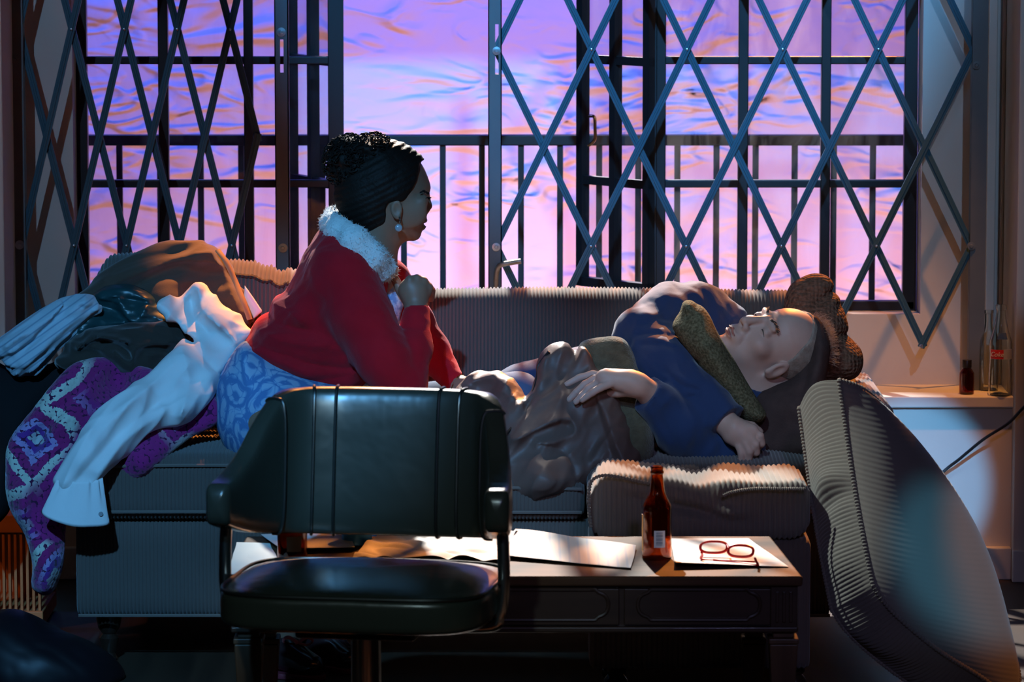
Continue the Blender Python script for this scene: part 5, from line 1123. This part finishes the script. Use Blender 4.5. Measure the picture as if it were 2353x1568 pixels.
# blouse at the neckline and the floral skirt
M_blou = mat('blue_print_blouse', (0.20, 0.30, 0.52), 0.8, var=(70, (0.55, 0.62, 0.75), 0.08))
def blou(P): return chain(P, [W(893, 650, DW0), W(902, 690, DW0 - .01), W(896, 745, DW0)], [0.018, 0.024, 0.022], 0.02)
lo = W(860, 780, 9.7); hi = W(935, 615, 9.7); lo[1], hi[1] = DW0 - 0.08, DW0 + 0.08; soft('blouse', blou, lo, hi, 0.005, M_blou, wom)
def hem(P): return cone(P, W(822, 880, DW0), W(848, 866, DW0 - .03), 0.05, 0.02)
lo = W(750, 950, 9.7); hi = W(890, 820, 9.7); lo[1], hi[1] = DW0 - 0.08, DW0 + 0.08; soft('blouse_hem', hem, lo, hi, 0.005, M_blou, wom)
M_flor = mat('blue_floral_cotton', (0.20, 0.33, 0.55), 0.8, spec=0.25, bump=(400, 0.2, 0.001)); nt, bs = nodes(M_flor)
tcn = nt.nodes.new('ShaderNodeTexCoord'); nz = nt.nodes.new('ShaderNodeTexNoise'); nz.inputs['Scale'].default_value = 9; nz.inputs['Detail'].default_value = 2
mx = nt.nodes.new('ShaderNodeMixRGB'); mx.blend_type = 'LINEAR_LIGHT'; mx.inputs[0].default_value = 0.06; nt.links.new(tcn.outputs['Object'], nz.inputs['Vector']); nt.links.new(tcn.outputs['Object'], mx.inputs[1]); nt.links.new(nz.outputs['Color'], mx.inputs[2])
v1 = nt.nodes.new('ShaderNodeTexVoronoi'); v1.inputs['Scale'].default_value = 12; nt.links.new(mx.outputs[0], v1.inputs['Vector'])
w1 = nt.nodes.new('ShaderNodeMath'); w1.operation = 'MULTIPLY'; w1.inputs[1].default_value = 17; nt.links.new(v1.outputs['Distance'], w1.inputs[0])
w2 = nt.nodes.new('ShaderNodeMath'); w2.operation = 'SINE'; nt.links.new(w1.outputs[0], w2.inputs[0])
v2 = nt.nodes.new('ShaderNodeTexVoronoi'); v2.feature = 'DISTANCE_TO_EDGE'; v2.inputs['Scale'].default_value = 34; nt.links.new(mx.outputs[0], v2.inputs['Vector'])
w3 = nt.nodes.new('ShaderNodeMath'); w3.operation = 'LESS_THAN'; w3.inputs[1].default_value = 0.06; nt.links.new(v2.outputs['Distance'], w3.inputs[0])
w4 = nt.nodes.new('ShaderNodeMath'); w4.operation = 'MULTIPLY_ADD'; w4.inputs[1].default_value = 0.5; nt.links.new(w2.outputs[0], w4.inputs[0]); w4.inputs[2].default_value = 0.5
w5 = nt.nodes.new('ShaderNodeMath'); w5.operation = 'MULTIPLY_ADD'; w5.inputs[1].default_value = 0.45; nt.links.new(w3.outputs[0], w5.inputs[0]); nt.links.new(w4.outputs[0], w5.inputs[2])
rp = nt.nodes.new('ShaderNodeValToRGB'); rp.color_ramp.interpolation = 'EASE'
for p_, c_ in ((0.25, (0.30, 0.44, 0.62)), (0.55, (0.19, 0.34, 0.56)), (0.9, (0.09, 0.21, 0.44))):
    e_l = rp.color_ramp.elements.new(p_); e_l.color = (*c_, 1)
rp.color_ramp.elements[0].color = (0.30, 0.44, 0.62, 1); rp.color_ramp.elements[-1].color = (0.09, 0.21, 0.44, 1)
nt.links.new(w5.outputs[0], rp.inputs[0]); nt.links.new(rp.outputs[0], bs.inputs['Base Color'])
SK = Slab([(566, 784), (528, 822), (503, 866), (493, 920), (497, 975), (520, 1020), (552, 1050), (600, 1075), (700, 1085), (800, 1060), (850, 980), (845, 905), (790, 885), (705, 862), (635, 822)],
          [(560, 900, 9.645, 0.165), (680, 950, 9.62, 0.16), (800, 980, 9.58, 0.15)], 0.12)
def skirt(P):
    d = SK(P)
    for h_, k_, r_ in ((W(640, 985, 9.60), kn_n, .1), (W(680, 985, 9.75), kn_f, .1)): d = sm(d, cone(P, h_, k_, 0.115, 0.085), 0.05)
    d = sm(d, cone(P, (kn_n + kn_f) / 2 + A3((0, 0.02, 0)), (kn_n + kn_f) / 2 + A3((-0.02, 0.06, -0.16)), 0.10, 0.10), 0.04)
    return d - 0.003 * waves(P, 16, 81, 4, 1.0)
lo = W(470, 1260, 9.4); hi = W(930, 770, 9.7); lo[1], hi[1] = 9.13, 9.93; lo[0] -= .03
soft('skirt', skirt, lo, hi, 0.006, M_flor, wom)
# bracelet, shoes
b = MB(); p, q = W(1047, 886, DW0 + 0.07), W(1085, 905, DW0 + 0.06); ax = Vector(q - p).normalized(); u_ = ax.orthogonal().normalized(); v_ = ax.cross(u_)
for i, off in enumerate((0.0, 0.007, 0.013)):
    b.tube([Vector(p) + ax * off + u_ * 0.0275 * math.cos(a) + v_ * 0.0275 * math.sin(a) for a in np.linspace(0, 2 * math.pi, 28, endpoint=False)], 0.0028, 6, True)
b.build('bracelet', mat('gold', (0.85, 0.55, 0.18), 0.25, metal=1.0), wom, smooth=True)
M_shoe = mat('dark_patent', (0.03, 0.012, 0.012), 0.2, spec=0.6, coat=0.4); M_sole = mat('dark_red_sole', (0.16, 0.02, 0.03), 0.5); M_rib = mat('pink_bow', (0.45, 0.10, 0.10), 0.4)
for (hx, hy, tx, ty, D) in ((606, 1500, 716, 1528, 9.46), (708, 1478, 802, 1512, 9.47)):
    H_, T_ = WZ(hx, hy, 0.05), WZ(tx, ty, 0.035); ax = (T_ - H_) / np.linalg.norm(T_ - H_); M1 = (H_ + T_) / 2
    def shoe(P):
        d = chain(P, [H_ + A3((0, 0, 0.012)), M1 + A3((0, 0, 0.012)), T_ + A3((0, 0, -0.004))], [0.036, 0.034, 0.030], 0.03); d = np.maximum(d, 0.014 - P[:, 2])
        return np.maximum(d, -ell(P, H_ + ax * 0.03 + A3((0, 0, 0.06)), (0.055, 0.03, 0.04)))
    l_ = np.minimum(H_, T_) - 0.06; h_ = np.maximum(H_, T_) + 0.07; l_[2] = 0.0; so = soft('shoe', shoe, l_, h_, 0.004, M_shoe, wom)
    def sole(P):
        d = chain(P * A3((1, 1, 0)), [H_ * A3((1, 1, 0)), M1 * A3((1, 1, 0)), T_ * A3((1, 1, 0))], [0.037, 0.036, 0.033], 0.03); return np.maximum(d, np.abs(P[:, 2] - 0.0075) - 0.0068)
    l_[2] = -0.01; h_[2] = 0.03; soft('sole', sole, l_, h_, 0.003, M_sole, so)
    c = M1 + ax * 0.03 + A3((0, -0.01, 0.045)); b = MB()
    for sx in (-1, 1): b.tube(spline([c, c + A3((0.022 * sx, -0.006, 0.014)), c + A3((0.034 * sx, 0, 0.004)), c + A3((0.02 * sx, 0.004, -0.006)), c], 6), 0.005, 8, flat=0.5)
    b.build('bow', M_rib, so, smooth=True)
# ================================================================== THE PILE OF CLOTHES
GP = None
# dark coat under everything at the sofa's end
M_coat = mat('black_wool', (0.012, 0.011, 0.012), 0.95, spec=0.1, bump=(200, 0.4, 0.002))
s = Slab([(-40, 850), (30, 850), (110, 845), (190, 800), (240, 800), (200, 870), (140, 940), (80, 1000), (40, 1080), (20, 1180), (-40, 1190)], [(0, 1000, 9.75, 0.06), (150, 850, 9.85, 0.06), (0, 1150, 9.7, 0.05)], 0.05, [([(120, 860), (60, 940), (10, 1080)], 0.012, 0.03)])
o = soft_slab('black_coat', s, 0.007, M_coat, extra=lambda P, d: d - 0.005 * waves(P, 22, 1, 5, 1.2)); tag(o, 'black wool coat hanging over the end of the sofa under the striped shirt', 'coat')
# brown jacket over the back cushion
M_jkt = mat('dark_brown_jacket', (0.075, 0.042, 0.028), 0.8, spec=0.25, sheen=0.3, bump=(300, 0.3, 0.001))
F = [([(240, 640), (330, 605), (420, 585), (480, 575)], 0.014, 0.020), ([(260, 625), (340, 590), (430, 572)], -0.010, 0.014), ([(345, 615), (420, 592), (500, 600), (535, 630)], 0.010, 0.012), ([(300, 660), (400, 620), (480, 625)], -0.016, 0.022), ([(350, 650), (440, 640), (500, 660)], 0.010, 0.022),
     ([(490, 578), (525, 640), (545, 700), (560, 735)], 0.012, 0.010), ([(505, 590), (540, 650), (562, 705)], -0.010, 0.007), ([(430, 670), (500, 690), (530, 740)], -0.008, 0.015)]
s = Slab([(172, 690), (200, 662), (224, 643), (256, 616), (304, 587), (352, 565), (399, 555), (446, 557), (486, 569), (512, 592), (537, 636), (559, 676), (576, 722), (570, 738), (550, 728), (536, 745), (480, 735), (400, 730), (300, 730), (210, 730)],
         [(230, 660, 9.93, 0.04), (400, 580, 9.95, 0.045), (520, 610, 9.94, 0.04), (560, 720, 9.88, 0.03), (380, 690, 9.86, 0.05)], 0.04, F)
jk = soft_slab('brown_coat', s, 0.0045, M_jkt, extra=lambda P, d: d - wrinkle(P, 25, 60, 0.006, 2, 0.2)); tag(jk, 'dark brown coat draped over the back cushion on top of the clothes', 'coat')
b = MB(); L = [W(500, 575, 9.885), W(518, 600, 9.87), W(540, 645, 9.86), W(560, 695, 9.83), W(574, 735, 9.82)]
b.tube(spline(L, 8), 0.0085, 8, flat=0.45); b.build('collar_edge', mat('tan_lining', (0.30, 0.17, 0.08), 0.75), jk, smooth=True)
s = Slab([(562, 655), (580, 680), (604, 716), (583, 734), (574, 712), (560, 680)], [(580, 690, 9.86, 0.008)], 0.01, curve=False)
o = soft_slab('white_handkerchief', s, 0.003, mat('white_linen', (0.74, 0.73, 0.72), 0.85)); tag(o, 'small white cloth corner sticking out beside the brown coat', 'cloth')
# dark teal satin robe
M_teal = mat('dark_teal_satin', (0.012, 0.045, 0.048), 0.36, spec=0.5, bump=(14, 0.2, 0.01, 3))
F = [([(235, 682), (275, 676), (285, 700), (305, 725), (330, 720), (340, 700)], 0.012, 0.012), ([(240, 664), (290, 664), (345, 685), (395, 720)], 0.010, 0.012), ([(250, 740), (310, 735), (380, 738)], 0.009, 0.016), ([(225, 700), (265, 705), (300, 745)], -0.010, 0.014)]
s = Slab([(196, 700), (223, 678), (268, 664), (318, 667), (362, 690), (398, 718), (415, 738), (385, 752), (320, 762), (240, 768), (180, 790), (150, 770)], [(260, 690, 9.86, 0.05), (380, 720, 9.84, 0.05), (200, 760, 9.80, 0.05)], 0.04, F)
o = soft_slab('teal_robe', s, 0.0045, M_teal, extra=lambda P, d: d - wrinkle(P, -15, 70, 0.006, 3, 0.25)); tag(o, 'dark teal satin robe in the pile below the brown coat', 'robe')
# pinstriped pale blue shirt
M_pin = stripes('pale_blue_pinstripe', (0.38, 0.46, 0.52), 0.016, 'Z', 0.0, 0.001, 0.85, (0.22, 0.29, 0.37), 0.90); nt, bs = nodes(M_pin)
tcn = [q for q in nt.nodes if q.type == 'TEX_COORD'][0]; sx = [q for q in nt.nodes if q.type == 'SEPXYZ'][0]; mp = nt.nodes.new('ShaderNodeMapping'); mp.inputs['Rotation'].default_value = (0, math.radians(35), 0); nt.links.new(tcn.outputs['Object'], mp.inputs[0]); nt.links.new(mp.outputs[0], sx.inputs[0])
F = [([(20, 790), (80, 750), (150, 705), (200, 690)], 0.012, 0.02), ([(60, 800), (110, 750), (150, 720)], -0.010, 0.012), ([(50, 840), (120, 780), (190, 725)], 0.008, 0.014), ([(190, 700), (215, 715), (205, 740)], -0.008, 0.010), ([(10, 800), (40, 830), (60, 855)], -0.006, 0.012)]
s = Slab([(-30, 800), (0, 782), (48, 748), (112, 710), (150, 690), (182, 684), (208, 687), (231, 709), (222, 722), (206, 736), (160, 778), (121, 813), (88, 856), (60, 860), (34, 860), (0, 820), (-30, 830)], [(60, 800, 9.74, 0.045), (190, 710, 9.78, 0.04)], 0.035, F)
o = soft_slab('striped_shirt', s, 0.0045, M_pin, extra=lambda P, d: d - wrinkle(P, 38, 100, 0.0055, 4, 0.2)); tag(o, 'pale blue pinstriped shirt sleeve on the outer end of the pile', 'shirt')
# dark brown trousers with folds
M_trs = mat('brown_black_cloth', (0.035, 0.024, 0.018), 0.8, spec=0.25, sheen=0.3, bump=(250, 0.3, 0.001))
F = [([(185, 795), (215, 775), (250, 768), (300, 778)], 0.024, 0.010), ([(200, 790), (245, 782), (280, 790), (310, 820)], -0.014, 0.012), ([(270, 800), (300, 830), (335, 850)], 0.012, 0.012), ([(310, 825), (318, 795), (345, 785), (390, 785)], 0.020, 0.009), ([(200, 830), (260, 820), (330, 860)], 0.008, 0.02), ([(335, 800), (380, 800), (400, 830)], -0.010, 0.015)]
s = Slab([(150, 800), (190, 765), (240, 752), (320, 748), (395, 738), (430, 762), (438, 790), (410, 812), (385, 830), (350, 868), (300, 870), (230, 850), (160, 860), (130, 840)], [(200, 800, 9.76, 0.05), (300, 800, 9.73, 0.055), (400, 780, 9.75, 0.05), (300, 850, 9.70, 0.04)], 0.045, F)
o = soft_slab('brown_trousers', s, 0.0045, M_trs, extra=lambda P, d: d - wrinkle(P, -10, 80, 0.007, 5, 0.25)); tag(o, 'dark brown trousers folded between the teal robe and the crochet blanket', 'trousers')
# crochet blanket of granny squares
M_cro = mat('granny_squares', (0.28, 0.02, 0.16), 0.95, spec=0.1, sheen=0.3); nt, bs = nodes(M_cro)
def nd(t, **k):
    q = nt.nodes.new(t)
    for a, v in k.items(): setattr(q, a, v)
    return q
lk = nt.links.new
tcn = nd('ShaderNodeTexCoord'); mp = nd('ShaderNodeMapping'); mp.inputs['Rotation'].default_value = (0, math.radians(38), 0); mp.inputs['Scale'].default_value = (6.2, 0.0, 6.2)
nz = nd('ShaderNodeTexNoise'); nz.inputs['Scale'].default_value = 3.0; nz.inputs['Detail'].default_value = 2; mx = nd('ShaderNodeMixRGB', blend_type='LINEAR_LIGHT'); mx.inputs[0].default_value = 0.10
lk(tcn.outputs['Object'], nz.inputs['Vector']); lk(tcn.outputs['Object'], mx.inputs[1]); lk(nz.outputs['Color'], mx.inputs[2]); lk(mx.outputs[0], mp.inputs[0])
fr = nd('ShaderNodeVectorMath', operation='FRACTION'); lk(mp.outputs[0], fr.inputs[0]); sb = nd('ShaderNodeVectorMath', operation='SUBTRACT'); sb.inputs[1].default_value = (.5, 0, .5); lk(fr.outputs[0], sb.inputs[0])
ab = nd('ShaderNodeVectorMath', operation='ABSOLUTE'); lk(sb.outputs[0], ab.inputs[0]); sp = nd('ShaderNodeSeparateXYZ'); lk(ab.outputs[0], sp.inputs[0]); mxx = nd('ShaderNodeMath', operation='MAXIMUM'); lk(sp.outputs['X'], mxx.inputs[0]); lk(sp.outputs['Z'], mxx.inputs[1])
vo = nd('ShaderNodeTexVoronoi'); vo.inputs['Scale'].default_value = 85; vo.inputs['Randomness'].default_value = 0.5; lk(tcn.outputs['Object'], vo.inputs['Vector'])
ad = nd('ShaderNodeMath', operation='MULTIPLY_ADD'); ad.inputs[1].default_value = 0.05; lk(vo.outputs['Distance'], ad.inputs[0]); lk(mxx.outputs[0], ad.inputs[2])
rp = nd('ShaderNodeValToRGB'); rp.color_ramp.interpolation = 'CONSTANT'; lk(ad.outputs[0], rp.inputs[0])
cs = [(0.0, (0.40, 0.42, 0.42)), (0.13, (0.12, 0.03, 0.22)), (0.22, (0.34, 0.24, 0.46)), (0.31, (0.26, 0.02, 0.13)), (0.45, (0.50, 0.52, 0.44))]
rp.color_ramp.elements[0].color = (*cs[0][1], 1); rp.color_ramp.elements[1].position = cs[1][0]; rp.color_ramp.elements[1].color = (*cs[1][1], 1)
for p_, c_ in cs[2:]: q = rp.color_ramp.elements.new(p_); q.color = (*c_, 1)
wn = nd('ShaderNodeTexNoise'); wn.inputs['Scale'].default_value = 4.2; wn.inputs['Detail'].default_value = 1; lk(tcn.outputs['Object'], wn.inputs['Vector'])
wr = nd('ShaderNodeValToRGB'); wr.color_ramp.elements[0].position = 0.44; wr.color_ramp.elements[1].position = 0.52; lk(wn.outputs['Fac'], wr.inputs[0])
mix = nd('ShaderNodeMixRGB'); mix.inputs[1].default_value = (0.28, 0.02, 0.15, 1); lk(wr.outputs[0], mix.inputs[0]); lk(rp.outputs[0], mix.inputs[2])
hol = nd('ShaderNodeMath', operation='GREATER_THAN'); hol.inputs[1].default_value = 0.66; lk(vo.outputs['Distance'], hol.inputs[0])
m3 = nd('ShaderNodeMixRGB'); m3.inputs[2].default_value = (0.06, 0.01, 0.05, 1); lk(hol.outputs[0], m3.inputs[0]); lk(mix.outputs[0], m3.inputs[1]); lk(m3.outputs[0], bs.inputs['Base Color'])
bp = nd('ShaderNodeBump'); bp.invert = True; bp.inputs['Strength'].default_value = 0.6; bp.inputs['Distance'].default_value = 0.003; lk(vo.outputs['Distance'], bp.inputs['Height']); lk(bp.outputs[0], bs.inputs['Normal'])
F = [([(240, 860), (150, 960), (90, 1060), (60, 1180)], 0.016, 0.03), ([(180, 900), (110, 980), (60, 1080)], -0.014, 0.02), ([(280, 900), (200, 980), (140, 1080), (120, 1200)], -0.014, 0.025), ([(60, 1040), (60, 1150), (90, 1260)], 0.010, 0.02), ([(330, 900), (300, 1000), (330, 1080)], 0.008, 0.02), ([(100, 1180), (120, 1280), (110, 1350)], 0.012, 0.02)]
s = Slab([(262, 826), (330, 842), (400, 860), (470, 890), (505, 930), (500, 975), (440, 1005), (400, 1035), (350, 1080), (310, 1102), (262, 1088), (220, 1120), (165, 1180), (150, 1240), (140, 1310), (112, 1362), (75, 1350), (76, 1290), (60, 1215), (20, 1150), (12, 1070), (22, 1010), (80, 935), (152, 850), (205, 828)],
         [(270, 860, 9.73, 0.04), (450, 930, 9.60, 0.03), (330, 1060, 9.47, 0.025), (250, 980, 9.58, 0.05), (100, 1000, 9.62, 0.06), (60, 1130, 9.52, 0.05), (110, 1300, 9.44, 0.04), (180, 1100, 9.47, 0.045)], 0.03, F)
o = soft_slab('crochet_blanket', s, 0.0055, M_cro, extra=lambda P, d: d - 0.003 * waves(P, 30, 6, 5, 1.2) - 0.0012 * waves(P, 230, 7, 4)); tag(o, 'purple and white crochet blanket hanging over the sofa front', 'blanket')
# white shirt with a long sleeve hanging down
M_wsh = mat('white_cotton', (0.74, 0.73, 0.72), 0.85, spec=0.2, bump=(45, 0.25, 0.004))
F = [([(462, 662), (468, 700), (500, 730), (530, 760)], 0.014, 0.012), ([(440, 690), (452, 730), (480, 760)], -0.012, 0.012), ([(480, 700), (520, 740), (545, 780)], 0.010, 0.010), ([(420, 730), (470, 715), (510, 740)], 0.010, 0.012), ([(430, 770), (480, 830), (510, 860)], -0.008, 0.010), ([(425, 800), (440, 870), (420, 950)], 0.010, 0.016),
     ([(400, 830), (350, 880), (280, 940), (220, 1010)], 0.012, 0.016), ([(395, 900), (330, 950), (250, 1020), (180, 1100)], -0.010, 0.016), ([(380, 940), (300, 1000), (230, 1080)], 0.010, 0.015), ([(215, 980), (170, 1060), (145, 1120)], 0.008, 0.010), ([(390, 710), (410, 735), (425, 770)], 0.008, 0.012)]
s = Slab([(362, 697), (392, 684), (414, 687), (438, 668), (460, 656), (488, 680), (526, 706), (558, 738), (579, 767), (556, 796), (526, 838), (500, 878), (488, 912), (442, 958), (415, 972), (372, 985), (334, 1003), (290, 1047), (232, 1104), (226, 1122), (182, 1130), (140, 1122), (130, 1106), (138, 1086), (172, 1022), (200, 978), (240, 930), (303, 890), (345, 864), (384, 822), (424, 789), (442, 780), (412, 742), (390, 732)],
         [(450, 690, 9.78, 0.04), (520, 760, 9.73, 0.05), (450, 850, 9.62, 0.045), (420, 930, 9.53, 0.045), (300, 960, 9.48, 0.04), (200, 1060, 9.40, 0.035), (180, 1120, 9.395, 0.022)], 0.032, F)
wsh = soft_slab('white_shirt', s, 0.0036, M_wsh, extra=lambda P, d: d - wrinkle(P, 50, 62, 0.0062, 8, 0.13)); tag(wsh, 'white shirt with one long sleeve hanging down over the sofa front', 'shirt')
def cuff_ring(t, th, thick):
    c = W(182 - 12 * t, 1100 + 84 * t, 9.395 - 0.012 * t); ax = (1 - t) * (W(231, 1100, 9.395) - W(134, 1104, 9.395)) / 2 + t * (W(246, 1190, 9.383) - W(92, 1166, 9.383)) / 2
    dp = np.array([0.008, -0.022 - 0.012 * t, -0.004 - 0.018 * t]); g = 1 + 0.10 * (1 - t) ** 2 * math.sin(11 * th) + 0.05 * t * math.sin(3 * th + 1.0) + 0.03 * math.sin(5 * th)
    return c + (ax * math.cos(th) + dp * math.sin(th)) * g * (1 - thick / 0.05)
TH = np.linspace(0, 2 * math.pi, 96, endpoint=False); TT = np.linspace(0, 1, 16)
A = np.array([[cuff_ring(t, a, 0.0) for a in TH] for t in TT] + [[cuff_ring(t, a, 0.0018) for a in TH] for t in TT[::-1]])
b = MB(); b.grid(A, cu=True, cv=True); b.build('cuff', M_wsh, wsh, smooth=True, auto=180)
c = cuff_ring(0.72, 0.72, -0.003); b = MB(); b.lathe([(0, -0.002), (0.005, -0.002), (0.0055, 0.0), (0.005, 0.002), (0, 0.002)], 14); e2 = MB(); e2.add([(c[0] + v[0], c[1] + v[2], c[2] + v[1]) for v in b.V], b.F); e2.build('cuff_button', mat('grey_button', (0.3, 0.3, 0.32), 0.4), wsh, smooth=True)

# ------------------------------------------------------------------ slatted crate beyond the sofa and a dark bundle on the floor
cr = thing('slatted_crate', 'slatted wooden crate beside the sofa end, behind the crochet blanket', 'crate')
M_cr = wood('crate_wood', (0.38, 0.14, 0.04), (0.48, 0.19, 0.06), 0.6, 'X')
D = 9.95; xz = lambda px, py: (W(px, py, D)[0], W(px, py, D)[2])
x0, zt = xz(-120, 1185); x1, _ = xz(96, 1185); zb = xz(0, 1226)[1]; zs = xz(0, 1302)[1]
b = MB(); b.box((x0, D, zb), (x1, D + 0.3, zt)); b.build('top_board', M_cr, cr, bevel=0.003)
b = MB(); b.box((x0, D, 0.01), (x1, D + 0.3, 0.05)); b.build('bottom_board', M_cr, cr, bevel=0.003)
b = MB(); b.box((x0, D + 0.28, 0.05), (x1, D + 0.3, zb)); b.build('back_board', M_cr, cr)
px = -118
while px < 90:
    xa, xb = xz(px, 1300)[0], xz(px + 6.5, 1300)[0]; b = MB(); b.box((xa, D + 0.005, 0.05), (xb, D + 0.02, zb)); b.build('slat', M_cr, cr, bevel=0.001); px += 13.6
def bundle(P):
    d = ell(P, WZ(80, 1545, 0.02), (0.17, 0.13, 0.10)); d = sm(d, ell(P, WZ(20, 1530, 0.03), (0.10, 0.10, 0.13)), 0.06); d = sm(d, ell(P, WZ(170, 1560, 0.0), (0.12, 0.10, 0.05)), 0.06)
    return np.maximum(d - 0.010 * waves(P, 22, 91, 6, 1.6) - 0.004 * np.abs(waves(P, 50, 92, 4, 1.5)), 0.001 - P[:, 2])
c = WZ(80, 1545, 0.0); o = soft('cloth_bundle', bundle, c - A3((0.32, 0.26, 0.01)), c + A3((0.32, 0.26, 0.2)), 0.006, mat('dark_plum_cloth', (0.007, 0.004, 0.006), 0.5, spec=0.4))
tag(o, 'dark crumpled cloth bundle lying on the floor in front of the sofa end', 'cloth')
# ------------------------------------------------------------------ put every thing's origin at its base
bpy.context.view_layer.update()
def kids(o):
    out = []
    for c in o.children: out += [c] + kids(c)
    return out
for o in [q for q in sc.objects if q.parent is None and q.type in ('EMPTY', 'MESH') and q.location.length < 1e-9]:
    ms = [q for q in [o] + kids(o) if q.type == 'MESH']
    if not ms: continue
    n = [len(q.data.vertices) for q in ms]; C = []
    for q in ms:
        a = np.empty(len(q.data.vertices) * 3, np.float32); q.data.vertices.foreach_get('co', a); C.append(a.reshape(-1, 3))
    lo = np.min([c.min(0) for c in C if len(c)], 0); hi = np.max([c.max(0) for c in C if len(c)], 0); L = np.array([(lo[0] + hi[0]) / 2, (lo[1] + hi[1]) / 2, lo[2]], np.float32)
    if o.get('kind') == 'structure': continue
    for q, c in zip(ms, C): q.data.vertices.foreach_set('co', (c - L).astype(np.float32).ravel()); q.data.update()
    o.location = [float(v) for v in L]
bpy.context.view_layer.update()
